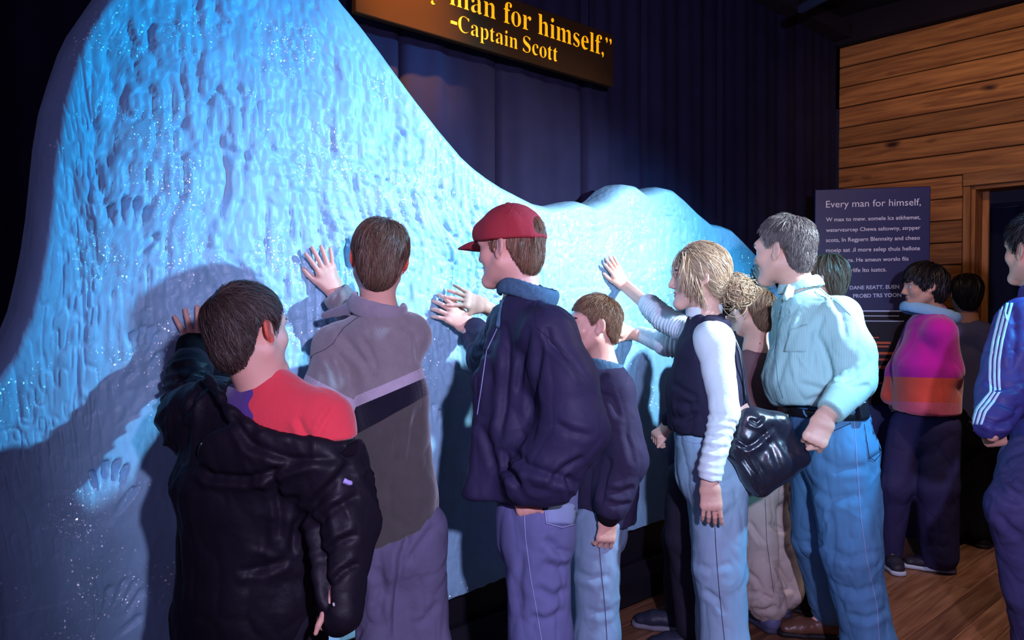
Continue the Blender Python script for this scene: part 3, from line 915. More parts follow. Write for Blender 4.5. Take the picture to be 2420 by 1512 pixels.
# small print, and orange bars painting blurred reflections on a dark patch
M_GLOWP = mat('orange_print', (206, 92, 60), 0.5)
M_DARKP = mat('dark_print', (24, 18, 34), 0.5)
PANEL_Q = lambda x, y: PANEL.hit(x, y)[1:]
aa, bt = PANEL_Q(1950, 722); ab, bd = PANEL_Q(2180, 960)
MB().box(PANEL.at((aa + ab) / 2, (bt + bd) / 2 - 0.02, 0.001), PANEL.ex * ((ab - aa) / 2), UP * ((bt - bd) / 2 - 0.02), PANEL.n * 0.001).obj('picture', M_DARKP, pn, base=pbase)
for i, (y, h, l) in enumerate(((733, 3, .8), (745, 2, .7), (757, 2, .75), (795, 3, .5), (806, 5, .62), (815, 4, .6), (830, 6, .66), (845, 5, .6), (862, 8, .66), (880, 4, .5), (900, 5, .6))):
    c1 = PANEL_Q(1960, y); c2 = PANEL_Q(1960, y + h)
    MB().box(PANEL.at(aa + 0.03 + l * (ab - aa) / 2, (c1[1] + c2[1]) / 2, 0.003), PANEL.ex * (l * (ab - aa) / 2), UP * ((c1[1] - c2[1]) / 2), PANEL.n * 0.0008).obj('print_line', M_PRINT2 if i < 3 else M_GLOWP, pn, base=pbase)

# ================================================================== PEOPLE
def skin_mat(name, c, brow=(70, 50, 42)):
    return mat(name, c, 0.5, 0.35, bump=(120, 0.12), vary=0.07, vscale=14, sss=0.12,
               layers=(('blush', (222, 92, 74)), ('lips', (188, 108, 104)), ('brow', brow), ('eyew', (224, 220, 218)), ('iris', (46, 36, 34))))
M_SKIN = skin_mat('skin_fair', (226, 172, 152))
M_SKIN2 = skin_mat('skin_warm', (212, 156, 132), (40, 30, 28))
def denim(name, c): return mat(name, c, 0.85, 0.15, bump=(22, 0.35, (1.6, 1.6, 0.25)), vary=0.16, vscale=9, stretch=(1.5, 1.5, 0.35))
def cloth(name, c, rough=0.9, bump=(90, 0.25), vary=0.10, **k): return mat(name, c, rough, 0.15, bump=bump, vary=vary, **k)
def hair_mat(name, c): return mat(name, c, 0.48, 0.35, rattr='shade')
M_SOLE = mat('pale_rubber', (196, 190, 192), 0.6)
M_DSOLE = mat('dark_rubber', (26, 22, 24), 0.6)
M_STITCH = mat('pale_stitching', (150, 158, 200), 0.8)
M_DSTITCH = mat('dark_stitching', (36, 34, 56), 0.9)
M_SEAM = mat('soft_seam', (70, 66, 72), 0.9)
M_METAL = mat('bright_metal', (210, 206, 200), 0.22, metal=1.0)

def frame(fwd, up=(0, 0, 1)):
    y = nrm(fwd); x = nrm(np.cross(y, up)); z = np.cross(x, y)
    return np.stack([x, y, z])

ZTAB = ([0, 38, 58, 70, 82, 96, 112, 124, 150, 180], [0.078, 0.072, 0.045, -0.018, 0.022, 0.036, 0.016, -0.04, -0.082, -0.09])

class Fig:
    def __init__(s, name, label, head, hh, fwd, up=(0, 0, 1), right=None, skin=None, group=None):
        s.name, s.label, s.c, s.k = name, label, np.asarray(head, float), hh / 0.235
        s.R = frame(fwd, up)
        s.right = nrm(right) if right is not None else nrm(s.R[0] * V(1, 1, 0))
        s.fwd = np.cross(UP, s.right)
        s.skin = skin or M_SKIN
        s.J = {}; s.hands = []; s.parts = []; s.group = group
    def w(s, x, y, z): return s.c + s.k * (s.R[0] * x + s.R[1] * y + s.R[2] * z)
    def loc(s, p): return ((p - s.c) @ s.R.T) / s.k
    def joints(s, **k):
        for a, b in k.items(): s.J[a] = np.asarray(b, float)
        J = s.J
        leg = J['pv'][2] - 0.08
        for q, sg in (('l', -1), ('r', 1)):
            J.setdefault('h' + q, J['pv'] + s.right * sg * 0.085 - UP * 0.03)
            J.setdefault('a' + q, V(J['h' + q][0], J['h' + q][1], 0.085))
            J.setdefault('k' + q, (J['h' + q] * 0.47 + J['a' + q] * 0.53) + s.fwd * 0.02)
            J.setdefault('t' + q, s.fwd)
    # ---------------------------------------------------------------- skin
    def head_vol(s, h):
        k = s.k; v = Vol(h); w = s.w; R = s.R
        v.ell(w(0, -0.012, 0.033), V(.073, .093, .084) * k, R)
        v.ell(w(0, .036, -.028), V(.058, .056, .074) * k, R, k=.03 * k)
        for sg in (-1, 1): v.seg(w(sg * .052, .005, -.05), w(sg * .016, .074, -.098), .022 * k, .019 * k, k=.03 * k)
        v.seg(w(-.012, .078, -.098), w(.012, .078, -.098), .018 * k, k=.02 * k)
        v.seg(w(-.034, .076, .028), w(.034, .076, .028), .017 * k, k=.025 * k)
        for sg in (-1, 1): v.ell(w(sg * .038, .058, -.022), V(.026, .026, .026) * k, R, k=.02 * k)
        for sg in (-1, 1): v.ell(w(sg * .031, .097, .006), V(.019, .013, .012) * k, R, k=.012 * k, op='sub')
        for sg in (-1, 1): v.ell(w(sg * .031, .0755, .004), V(.0125, .0125, .0125) * k, R, k=.001)
        v.seg(w(0, .088, .016), w(0, .107, -.026), .0075 * k, .0105 * k, k=.014 * k)
        for sg in (-1, 1): v.ell(w(sg * .012, .094, -.032), V(.009, .012, .008) * k, R, k=.008 * k)
        v.ell(w(0, .087, -.054), V(.024, .012, .0075) * k, R, k=.006 * k)
        v.ell(w(0, .085, -.066), V(.021, .0125, .0085) * k, R, k=.006 * k)
        v.ell(w(0, .098, -.0595), V(.02, .008, .0022) * k, R, k=.003 * k, op='sub')
        # ears: a rim, a lobe and a hollow
        for sg in (-1, 1):
            e = frame(R[1] * 0.85 - R[0] * sg * 0.48, R[2] + R[1] * -0.12)
            v.ell(w(sg * .080, -.012, .0), V(.0065, .0195, .031) * k, e, k=.006 * k)
            v.seg(w(sg * .073, .004, -.02), w(sg * .076, .0, -.032), .0075 * k, .007 * k, k=.008 * k)
            v.ell(w(sg * .0862, -.0070, .003), V(.0065, .0105, .0205) * k, e, k=.002 * k, op='sub')
            v.seg(w(sg * .0825, -.014, .014), w(sg * .081, -.010, -.008), .0032 * k, .0028 * k, k=.004 * k)
        nb = s.J['nb']
        v.seg(w(0, -.022, -.05), nb + UP * 0.0, .052 * k, .058 * k, k=.03 * k)
        v.seg(nb + UP * .0, nb - UP * .055, .056 * k, .060 * k, k=.03)
        return v
    def hand_vol(s, hd, h=0.003):
        v = Vol(h)
        wv, d, n, L, sd = np.asarray(hd['w'], float), nrm(hd['d']), np.asarray(hd['n'], float), hd.get('L', .175), hd['s']
        n = nrm(n - d * n.dot(d)); x = np.cross(d, n) * sd
        el = hd.get('e')
        if el is not None: v.seg(wv + nrm(np.asarray(el) - wv) * min(hd.get('arm', .06), np.linalg.norm(np.asarray(el) - wv)), wv, (.19 * L * hd.get('ag', 1), .17 * L * hd.get('ag', 1)), (.165 * L, .12 * L), ax=x, k=.01)
        v.seg(wv, wv + d * .13 * L, (.16 * L, .115 * L), (.185 * L, .10 * L), ax=x, k=.012)
        v.seg(wv + d * .13 * L + x * .0 * L, wv + d * .45 * L - x * .0 * L, (.19 * L, .10 * L), (.225 * L, .075 * L), ax=x, k=.012)
        cu = hd.get('curl', (12, 12, 12, 12)); spr = hd.get('spread', 1.0)
        for i, (off, ln, sp) in enumerate(((.158, .42, 10), (.055, .47, 2.5), (-.05, .43, -5), (-.148, .345, -14))):
            a = math.radians(sp * spr)
            dd = nrm(d * math.cos(a) + x * math.sin(a)); nn = n
            p = wv + d * .44 * L + x * off * L + n * .012 * L * (1 - abs(off) * 3)
            r = .051 * L
            if i == 3: r *= .88
            bend = 0
            v.seg(p, p + dd * .06 * L, r * 1.02, r, k=.010)
            p = p + dd * .05 * L
            for j, (fr, rr) in enumerate(((.47, .95), (.30, .86), (.23, .74))):
                bend += math.radians(cu[i] * (1.0, 1.15, .75)[j])
                e = nrm(dd * math.cos(bend) - nn * math.sin(bend))
                q = p + e * fr * ln * L
                v.seg(p, q, r, .051 * L * rr * (0.88 if i == 3 else 1), k=.0025)
                p, r = q, .051 * L * rr * (0.88 if i == 3 else 1)
        ta = math.radians(hd.get('thumb', 42)); tc = math.radians(hd.get('tcurl', 12))
        p = wv + d * .12 * L + x * .10 * L - n * .03 * L
        e = nrm(d * math.cos(ta) + x * math.sin(ta) - n * .18)
        q = p + e * .26 * L
        v.seg(p, q, .088 * L, .066 * L, k=.014)
        ta -= tc; e = nrm(d * math.cos(ta) + x * math.sin(ta) - n * .2)
        p2 = q + e * .19 * L; v.seg(q, p2, .062 * L, .055 * L, k=.003)
        ta -= tc; e = nrm(d * math.cos(ta) + x * math.sin(ta) - n * .2)
        v.seg(p2, p2 + e * .14 * L, .054 * L, .043 * L, k=.003)
        return v
    def body(s, hh=0.0035, hb=0.011, hand_h=0.003, blush=False):
        J = s.J; g = s.k
        parts = []
        hv, hf = s.head_vol(hh).mesh(1)
        parts.append((hv, hf))
        b = Vol(hb)
        rt = s.right
        b.seg(J['pv'], J['ch'], (.095 * g, .07 * g), (.10 * g, .068 * g), ax=rt, k=.04)
        b.seg(J['ch'], J['nb'] - UP * .07, (.10 * g, .066 * g), (.065 * g, .05 * g), ax=rt, k=.05)
        for q in 'lr':
            b.seg(J['nb'] - UP * .07, J['s' + q], .042 * g, .040 * g, k=.04)
            b.seg(J['s' + q], J['e' + q], .040 * g, .033 * g, k=.02); b.seg(J['e' + q], J['w' + q], .031 * g, .022 * g, k=.02)
            b.seg(J['h' + q], J['k' + q], .056 * g, .042 * g, k=.03); b.seg(J['k' + q], J['a' + q], .042 * g, .030 * g, k=.02)
            t = nrm(J['t' + q] * V(1, 1, 0)); a = V(J['a' + q][0], J['a' + q][1], 0)
            b.seg(J['a' + q] + UP * .02, a + UP * .045 + t * .07 * g, .024 * g, .020 * g, k=.02)
        parts.append(b.mesh(1))
        for hd in s.hands: parts.append(s.hand_vol(hd, hand_h).mesh(1))
        vs, fs, n = [], [], 0
        for v, f in parts: vs.append(v); fs.append(f + n); n += len(v)
        v, f = np.concatenate(vs), np.concatenate(fs)
        nh = len(hv)
        q = s.loc(v)
        isH = np.arange(len(v)) < nh
        dis = lambda c: np.sqrt(((q - np.array(c)) ** 2).sum(1))
        eyew = np.maximum(.0137 - dis((.031, .0755, .004)), .0137 - dis((-.031, .0755, .004)))
        iris = np.maximum(.0062 - dis((.031, .088, .004)), .0062 - dis((-.031, .088, .004)))
        lips = .9 - np.sqrt((q[:, 0] / .023) ** 2 + ((q[:, 1] - .092) / .02) ** 2 + ((q[:, 2] + .0605) / .0125) ** 2)
        brow = .0045 - (np.abs(q[:, 2] - .030 + .12 * (np.abs(q[:, 0]) - .032) ** 2 * 60 * .5) + np.maximum(np.abs(np.abs(q[:, 0]) - .032) - .017, 0)) - (q[:, 1] < .06) * 1
        bl = np.full(len(v), -1.0)
        if blush: bl = .033 - np.sqrt((np.abs(q[:, 0]) - .083) ** 2 + (q[:, 1] + .012) ** 2 + (q[:, 2] * .9) ** 2) - (np.abs(q[:, 0]) < .075) * 1  # light glowing through the ears, painted as redder skin
        at = {}
        for nme, a in (('eyew', eyew), ('iris', iris), ('lips', lips * .01), ('brow', brow), ('blush', bl)): at[nme] = np.where(isH, a, -1.0)
        s.base = V((J['al'][0] + J['ar'][0]) / 2, (J['al'][1] + J['ar'][1]) / 2, 0)
        s.o = obj('person', v, f, s.skin, attrs=at, base=s.base)
        tag(s.o, s.label, 'person', s.group)
        return s.o
    def add(s, name, v, f, m, attrs=None, label=None, parent=None):
        o = obj(name, v, f, m, parent or s.o, attrs=attrs, base=s.base)
        if label: o['label'] = label
        return o
    def put(s, mb, name, m, parent=None, smooth=True, label=None):
        o = mb.obj(name, m, parent or s.o, smooth, base=s.base)
        if label: o['label'] = label
        return o
    # ---------------------------------------------------------------- hair
    def hsurf(s, q, grow=0.0):
        def e(c, r): 
            d = (q - np.array(c)) / (np.array(r) + grow); ln = np.sqrt((d ** 2).sum(-1)); gg = np.sqrt(((d / (np.array(r) + grow)) ** 2).sum(-1))
            return ln * (ln - 1) / np.maximum(gg, 1e-6)
        a = e((0, -.012, .035), (.079, .100, .090)); b = e((0, -.050, -.035), (.052, .046, .06))
        w = np.maximum(.03 - np.abs(a - b), 0) / .03
        return np.minimum(a, b) - w * w * .0075
    def hair(s, m, n=3000, length=.06, thick=.010, whorl=(0, -.62, .78), ztab=ZTAB, over=.012, width=.0016, swirl=.5, grav=.35, tie=None, seed=3,
             jitter=.25, cap=True, keep=None, name='hair', clump=1.0, lift=0.0, h=.0045, extra=None):
        rng = np.random.default_rng(seed)
        zf = lambda q: np.interp(np.degrees(np.arctan2(np.abs(q[..., 0]), q[..., 1])), ztab[0], ztab[1])
        k = s.k; vs, fs, sh, cnt = [], [], [], 0
        if cap:
            v = Vol(h)
            v.ell(s.w(0, -.012, .035), V(.0805, .1015, .0915) * k, s.R)
            v.ell(s.w(0, -.05, -.035), V(.0535, .0475, .0615) * k, s.R, k=.03 * k)
            def msk(X, Y, Z):
                q = np.stack(np.broadcast_arrays(X, Y, Z), -1)
                q = ((q - s.c) @ s.R.T) / k
                d = zf(q) - q[..., 2]
                if keep is not None: d = np.maximum(d, keep(q))
                return np.clip(d * k, -.05, .05)
            v.fn(msk, k=.008 * k)
            cv, cf = v.mesh(2)
            nn = vert_normals(cv, cf); cv = cv + nn * (.004 * (vnoise(cv * 90, seed) - .5))[:, None]
            vs.append(cv); fs.append(cf); sh.append(np.full(len(cv), .22) + .2 * vnoise(cv * 60, seed + 1)); cnt += len(cv)
        q = rng.normal(size=(n * 4, 3)); q /= np.linalg.norm(q, axis=1)[:, None]
        q = q * np.array((.079, .1, .09)) + np.array((0, -.012, .035))
        q[:, 2] -= np.where((q[:, 1] < 0) & (rng.random(len(q)) < .3), rng.random(len(q)) * .08, 0)
        def grad(q):
            e = 1e-3; g = np.stack([s.hsurf(q + np.eye(3)[i] * e) - s.hsurf(q - np.eye(3)[i] * e) for i in range(3)], -1)
            return g / np.maximum(np.linalg.norm(g, axis=-1), 1e-9)[..., None]
        for _ in range(3): q = q - grad(q) * s.hsurf(q)[:, None]
        ok = q[:, 2] > zf(q) + .002
        if keep is not None: ok &= keep(q) < 0
        q = q[ok][:n]; n = len(q)
        NS = 6
        wh = np.array(whorl, float); wh = wh / np.linalg.norm(wh) * .1 + np.array((0, -.012, .035))
        L = length * (.65 + .6 * rng.random(n)); top = rng.random(n) ** .7
        path, norms = [q.copy()], [grad(q)]
        jt = rng.normal(size=(n, 3)) * jitter
        alive = np.ones(n, bool); p = q.copy()
        cl = np.stack([vnoise(q * 75 + 7 * i, seed + 31 + i) - .5 for i in range(3)], 1) * clump; jt = jt * .6 + cl
        top = np.clip(.55 * top + .75 * (vnoise(q * 60, seed + 37) - .15), 0, 1)
        for st in range(NS):
            g = grad(p)
            if tie is not None: t = np.array(tie) - p; t /= np.linalg.norm(t, axis=1)[:, None]
            else:
                t = p - wh; dl = np.linalg.norm(t, axis=1)[:, None]; t = t / np.maximum(dl, 1e-4)
                t = t + swirl * np.cross(g, t) * np.exp(-dl / .05)
            t = t + np.array((0, 0, -grav)) + jt
            t = t - g * (t * g).sum(1)[:, None]; t /= np.maximum(np.linalg.norm(t, axis=1), 1e-6)[:, None]
            pn = p + t * (L / NS)[:, None]
            off = thick * top * min(1, (st + 1) / 3) + lift * (st / NS) ** 2 * top
            g2 = grad(pn); pn = pn - g2 * (s.hsurf(pn) - off)[:, None]
            if tie is None: alive &= pn[:, 2] > zf(pn) - over * (.4 + rng.random(n))
            else: alive &= np.linalg.norm(pn - np.array(tie), axis=1) > .02
            if keep is not None: alive &= keep(pn) < .004
            p = np.where(alive[:, None], pn, p)
            path.append(p.copy()); norms.append(grad(p))
        path = np.stack(path, 1); norms = np.stack(norms, 1)
        if extra is not None: pass
        tan = np.gradient(path, axis=1); side = np.cross(norms, tan)
        side /= np.maximum(np.linalg.norm(side, axis=2), 1e-9)[..., None]
        roll = rng.uniform(-1.05, 1.05, (n, 1, 1))                 # each lock is turned a little about its own length
        side = side * np.cos(roll) + norms * np.sin(roll); side /= np.maximum(np.linalg.norm(side, axis=2), 1e-9)[..., None]
        wd = width * np.linspace(1, .35, NS + 1)[None, :, None] * (.6 + .8 * rng.random((n, 1, 1)))
        a = s.c + (path + side * wd) @ s.R * k; b = s.c + (path - side * wd) @ s.R * k
        allv = np.stack([a, b], 2).reshape(n, -1, 3)
        idx = np.arange(n)[:, None] * (2 * (NS + 1)) + 2 * np.arange(NS)[None]
        quad = np.stack([idx, idx + 1, idx + 3, idx + 2], -1).reshape(-1, 4) + cnt
        vs.append(allv.reshape(-1, 3)); fs.append(quad)
        sh.append(np.repeat(np.clip(.05 + .5 * rng.random(n) + .5 * (vnoise(q * 70, seed + 41) - .3) + .25 * top, 0, 1), 2 * (NS + 1)))
        return s.add(name, np.concatenate(vs), np.concatenate(fs), m, {'shade': np.concatenate(sh)})
    # ---------------------------------------------------------------- clothes
    def garment(s, name, vol, m, attrs=None, sm=1, label=None, parent=None, at_fn=None, **fk):
        v, f = vol.mesh(sm)
        raw = v
        if fk.get('amp', .006) or fk.get('strokes'): v = folds(v, f, **fk)
        at = at_fn(raw) if at_fn else attrs
        o = s.add(name, v, f, m, at, label, parent)
        return o, v, f
    def shoes(s, m, sole=None, L=.27, which='lr', h=.006, label=None):
        for q in which:
            a = s.J['a' + q]; t = nrm(s.J['t' + q] * V(1, 1, 0)); x = np.cross(t, UP); g0 = V(a[0], a[1], 0)
            zb = a[2] - .085
            g0[2] = zb
            v = Vol(h)
            v.seg(g0 + UP * .045 - t * .03, g0 + UP * .04 + t * (L * .38), (.036, .042), (.040, .034), ax=x, k=.02)
            v.seg(g0 + UP * .04 + t * (L * .38), g0 + UP * .032 + t * (L * .60), (.042, .032), (.036, .024), ax=x, k=.02)
            v.seg(g0 + UP * .05 - t * .015, g0 + UP * .105, (.036, .042), (.040, .046), ax=x, k=.02)
            v.cut(g0 + UP * .012, -UP)
            o, vv, ff = s.garment('shoe', v, m, amp=.002, freq=25, label=label)
            w = Vol(h)
            w.seg(g0 + UP * .012 - t * .035, g0 + UP * .012 + t * (L * .35), (.043, .03), (.046, .03), ax=x, k=.01)
            w.seg(g0 + UP * .012 + t * (L * .35), g0 + UP * .012 + t * (L * .62), (.046, .03), (.040, .03), ax=x, k=.01)
            w.cut(g0 + UP * .024, UP); w.cut(g0 + UP * .001, -UP)
            wv, wf = w.mesh(1)
            s.add('sole', wv, wf, sole or M_SOLE, parent=o)
def ring(vol, c, ax, ay, rx, ry, thick, tall, a0=0, a1=360, n=18, up=None, dip=0.0, k=.006, flare=0.0):
    """a collar: an upright band bent round an ellipse"""
    c = np.asarray(c, float); up = np.cross(ax, ay) if up is None else up
    m = min(thick, tall); e = max(rx, ry) + max(thick, tall) + abs(dip)
    lo, hi = c - e, c + e
    vol.lo = np.minimum(vol.lo, lo); vol.hi = np.maximum(vol.hi, hi)
    mid, half = math.radians((a0 + a1) / 2), math.radians(min(a1 - a0, 360) / 2)
    def fn(X, Y, Z):
        q = [(X - c[0]) * g[0] + (Y - c[1]) * g[1] + (Z - c[2]) * g[2] for g in (ax, ay, up)]
        th = np.arctan2(q[1] / ry, q[0] / rx)
        rad = np.sqrt(q[0] ** 2 + q[1] ** 2)
        rr = rad / np.maximum(np.sqrt((q[0] / rx) ** 2 + (q[1] / ry) ** 2), 1e-5)
        dz = q[2] - dip * np.cos(2 * th)
        d = (np.sqrt(((rad - rr - flare * dz) / thick) ** 2 + (dz / tall) ** 2 + 1e-6) - 1) * m
        if half < math.pi - .01:
            off = np.abs((th - mid + math.pi) % (2 * math.pi) - math.pi)
            d = np.maximum(d, (off - half) * min(rx, ry))
        return d
    vol.ops.append(('add', fn, k, lo, hi)); return vol
def wallpt(px, py, out=0.02):
    return ICE.hit(px, py)[0] - WN * out
def flat_hand(w, tip, s, L, e, out=.02, **k):
    a, b = wallpt(*w, out), wallpt(*tip, out)
    d = dict(w=a, d=b - a, n=-WN, L=L, s=s, e=e, curl=(4, 4, 4, 4)); d.update(k); return d

# ---- 1: the boy nearest the camera, black jacket slipping off a red top
H_DARK = hair_mat('dark_brown_hair', (76, 60, 54)); H_BROWN = hair_mat('brown_hair', (100, 76, 60)); H_LIGHT = hair_mat('light_brown_hair', (116, 86, 64))
H_BLOND = hair_mat('blonde_hair', (182, 152, 122)); H_GREY = hair_mat('greying_hair', (104, 92, 90)); H_BLACK = hair_mat('black_hair', (26, 22, 26))
M_SHELL = cloth('black_shell_fabric', (27, 23, 33), 0.5, bump=(60, 0.3))
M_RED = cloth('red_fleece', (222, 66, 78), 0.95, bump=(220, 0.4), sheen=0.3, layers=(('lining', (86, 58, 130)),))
M_KNIT = cloth('black_rib_knit', (18, 16, 22), 0.95)

f = Fig('front_boy', 'dark-haired boy in a slipping black jacket over a red top, nearest the camera',
        P(588, 787, 1.74), .212, (.5, .87, -.02), (-.16, .05, 1), right=(1, -.10, 0))
wl = wallpt(456, 850, .03)
f.joints(nb=P(628, 945, 1.76), ch=P(600, 1130, 1.77), pv=P(592, 1420, 1.78), sl=P(455, 985, 1.84), sr=P(755, 1000, 1.74), el=P(432, 985, 2.02), wl=wl,
         er=P(812, 1240, 1.70), wr=P(796, 1400, 1.63))
f.hands = [flat_hand((456, 852), (450, 728), 1, .165, f.J['el'], spread=1.7, thumb=50),
           dict(w=f.J['wr'], d=(0, -.05, -1), n=(.9, -.4, 0), L=.12, s=1, e=f.J['er'], curl=(60, 60, 60, 60))]
f.body(blush=True)
f.hair(H_DARK, n=10920, length=.062, thick=.012, whorl=(-.12, -.70, .70), width=0.00078, swirl=1.3, grav=.25, seed=11, jitter=.3, lift=.004)
v = Vol(.006)
v.seg(P(645, 1150, 1.76), P(640, 1000, 1.765), (.15, .10), (.15, .09), ax=f.right, k=.03)
v.seg(P(640, 1000, 1.765), P(630, 930, 1.765), (.14, .082), (.075, .065), ax=f.right, k=.03)
v.seg(f.J['sl'] - UP * .01, f.J['nb'] - UP * .02, .066, .055, k=.04); v.seg(P(645, 960, 1.76), f.J['sr'], .06, .07, k=.05)
v.seg(f.J['sr'], P(790, 1090, 1.71), .072, .066, k=.03)
v.cut(P(780, 1048, 1.65), -UP, .01)
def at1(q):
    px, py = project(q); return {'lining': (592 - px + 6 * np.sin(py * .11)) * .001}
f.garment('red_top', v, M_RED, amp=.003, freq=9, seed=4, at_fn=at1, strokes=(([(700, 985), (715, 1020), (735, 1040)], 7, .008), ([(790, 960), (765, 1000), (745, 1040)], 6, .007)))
nr = Vol(.005)
ring(nr, f.J['nb'] + UP * .012, f.right, f.fwd, .060, .062, .006, .012)
f.garment('neckband', nr, mat('violet_knit', (96, 84, 140), .95), amp=.0)
v = Vol(.006); rt = f.right
v.seg(P(590, 1690, 1.78), P(592, 1420, 1.775), (.175, .13), (.168, .128), ax=rt, k=.03)
v.seg(P(592, 1420, 1.775), P(596, 1150, 1.77), (.168, .128), (.176, .122), ax=rt, k=.03)
v.seg(P(596, 1150, 1.77), P(606, 1010, 1.775), (.178, .122), (.16, .10), ax=rt, k=.03)
v.seg(P(500, 960, 1.80), f.J['sl'], .07, .074, k=.05)
v.seg(f.J['sl'], f.J['el'], .074, .064, k=.03)
v.seg(f.J['el'], P(452, 870, 2.12), .060, .056, k=.02)
v.seg(P(740, 1090, 1.735), P(782, 1110, 1.72), .075, .078, k=.04)
v.seg(P(782, 1095, 1.72), f.J['er'], .086, .076, k=.03)
v.seg(f.J['er'], P(803, 1450, 1.63), .072, .050, k=.02)
v.cut(P(803, 1478, 1.63), nrm(P(803, 1478, 1.63) - f.J['er']) * 1.0) if False else None
# unseen front bulge, added to shade the ice at lower left
v.ell(V(-.66, 1.965, .98), (.05, .105, .32), k=.05)
# the wide neck opening, slipped down to the right
v.seg(P(545, 905, 1.66), P(640, 955, 1.65), .050, .082, k=.012, op='sub')
v.seg(P(640, 955, 1.65), P(800, 985, 1.66), .082, .092, k=.012, op='sub')
v.seg(P(620, 930, 1.76), P(780, 960, 1.74), .075, .095, k=.012, op='sub')
v.seg(P(620, 915, 1.80), P(780, 930, 1.80), .075, .085, k=.012, op='sub')
# the hood lying flat on the back
v.ell(P(600, 1085, 1.655), (.125, .030, .068), frame((.1, 1, .12), (.22, 0, 1)), k=.03)
v.ell(P(700, 1090, 1.65), (.10, .030, .055), frame((.1, 1, .12), (.1, 0, 1)), k=.03)
rim = [(492, 897), (520, 940), (548, 975), (580, 1005), (620, 1028), (680, 1040), (750, 1050), (812, 1052)]
dep = [1.725, 1.685, 1.665, 1.65, 1.64, 1.635, 1.64, 1.665]
for (a, da), (b, db_) in zip(zip(rim[:-1], dep[:-1]), zip(rim[1:], dep[1:])): v.seg(P(*a, da), P(*b, db_), .012, .012, k=.02)
STK1 = [([(545, 975), (590, 1050), (680, 1085), (800, 1085)], 9, .010), ([(470, 1100), (500, 1125), (580, 1130), (660, 1110), (720, 1090)], 9, .012),
        ([(640, 1100), (660, 1190), (665, 1290)], 10, .010), ([(835, 1090), (760, 1170), (700, 1240), (690, 1310)], 10, .012), ([(850, 1170), (790, 1200), (730, 1260)], 9, .010),
        ([(845, 1260), (800, 1280), (745, 1330)], 8, .010), ([(560, 1350), (620, 1345), (680, 1320)], 9, .008), ([(420, 1000), (440, 960), (470, 915)], 8, .010),
        ([(435, 1100), (440, 1020), (452, 940)], 8, .007), ([(735, 1215), (760, 1330), (775, 1440)], 8, .018), ([(850, 1330), (810, 1350), (770, 1390)], 8, .010), ([(410, 900), (450, 880), (490, 890)], 6, .008)]
o, cv, cf = f.garment('jacket', v, M_SHELL, amp=.007, freq=7, stretch=(1, 1, .8), seed=21, strokes=STK1, fine=.5, crisp=.006,
                      rings=((f.J['el'], P(452, 870, 2.12), .028, .006, .12),))
cl = Cloth(cv, cf)
f.put(cl.seam([(478, 1046), (472, 1062), (470, 1080)], .0017, 4, .001), 'zip_pull', M_METAL, o, label='short silver zip pull')
f.put(cl.seam([(812, 1135), (822, 1140), (830, 1142)], .006, 4, .0), 'tag', mat('lilac_tag', (170, 160, 220), .7), o, label='small pale lilac tag')
f.put(cl.seam([(788, 1424), (790, 1432)], .0025, 3, .001), 'cord_stop', M_SOLE, o)
c = Vol(.005); c.seg(P(454, 868, 2.13), P(457, 812, 2.17), .050, .045, k=.01)
c.cut(P(457, 806, 2.175), P(457, 790, 2.2) - P(455, 868, 2.13))
f.garment('cuff', c, M_KNIT, amp=.0015, freq=30)
J = f.J; v = Vol(.010)
for q in 'lr':
    v.seg(J['h' + q], J['k' + q], .10, .085, k=.03); v.seg(J['k' + q], J['a' + q], .085, .075, k=.03)
v.cut(V(0, 0, .06), -UP)
f.garment('trousers', v, cloth('dark_trousers', (34, 32, 44)), amp=.006)
f.shoes(mat('dark_trainer', (40, 38, 44), .6), h=.009)

# ---- 2: the boy in the banded fleece
M_FLEECE = mat('grey_fleece', (134, 126, 128), 1.0, 0.05, bump=(240, 0.55), vary=0.10, vscale=30, sheen=0.5,
               layers=(('dark', (82, 78, 76)), ('navy', (26, 24, 40)), ('band', (176, 164, 178))))
f = Fig('fleece_boy', 'brown-haired boy in a grey fleece with a pale band, reaching across to the ice',
        P(896, 611, 2.25), .222, (-.22, .97, -.04), (.12, .04, 1), right=(1, .12, 0))
f.joints(nb=P(893, 738, 2.28), ch=P(895, 930, 2.28), pv=P(930, 1210, 2.3), sl=P(795, 822, 2.27), sr=P(965, 795, 2.32), el=P(772, 985, 2.2), wl=P(815, 1160, 2.16),
         er=P(915, 850, 2.54), wr=wallpt(786, 690, .05),
         hl=P(905, 1250, 2.29), kl=P(905, 1530, 2.28), hr=P(995, 1250, 2.31), kr=P(1005, 1530, 2.33))
f.hands = [flat_hand((783, 688), (739, 575), -1, .165, f.J['er'], spread=1.3, thumb=38, arm=.05),
           dict(w=f.J['wl'], d=(.1, .1, -1), n=(-1, 0, 0), L=.16, s=1, e=f.J['el'], curl=(25, 25, 25, 25))]
f.body(blush=True)
f.hair(H_BROWN, n=10500, length=.085, thick=.014, whorl=(.05, -.35, .94), width=0.00090, swirl=.3, grav=.5, seed=12, jitter=.16, over=.02, lift=.002,
       ztab=(ZTAB[0], [0.07, 0.06, 0.03, -0.03, 0.012, 0.03, 0.012, -0.05, -0.088, -0.096]))
v = Vol(.0055); rt = f.right
v.seg(P(940, 1330, 2.3), P(932, 1170, 2.3), (.136, .115), (.126, .112), ax=rt, k=.03)
v.seg(P(932, 1170, 2.3), P(908, 940, 2.28), (.126, .112), (.128, .105), ax=rt, k=.03)
v.seg(P(908, 940, 2.28), P(898, 800, 2.28), (.128, .105), (.118, .088), ax=rt, k=.03)
v.seg(P(898, 800, 2.28), P(893, 735, 2.28), (.105, .085), (.062, .06), ax=rt, k=.04)
v.seg(f.J['sl'], f.J['sr'], .066, .066, k=.04)
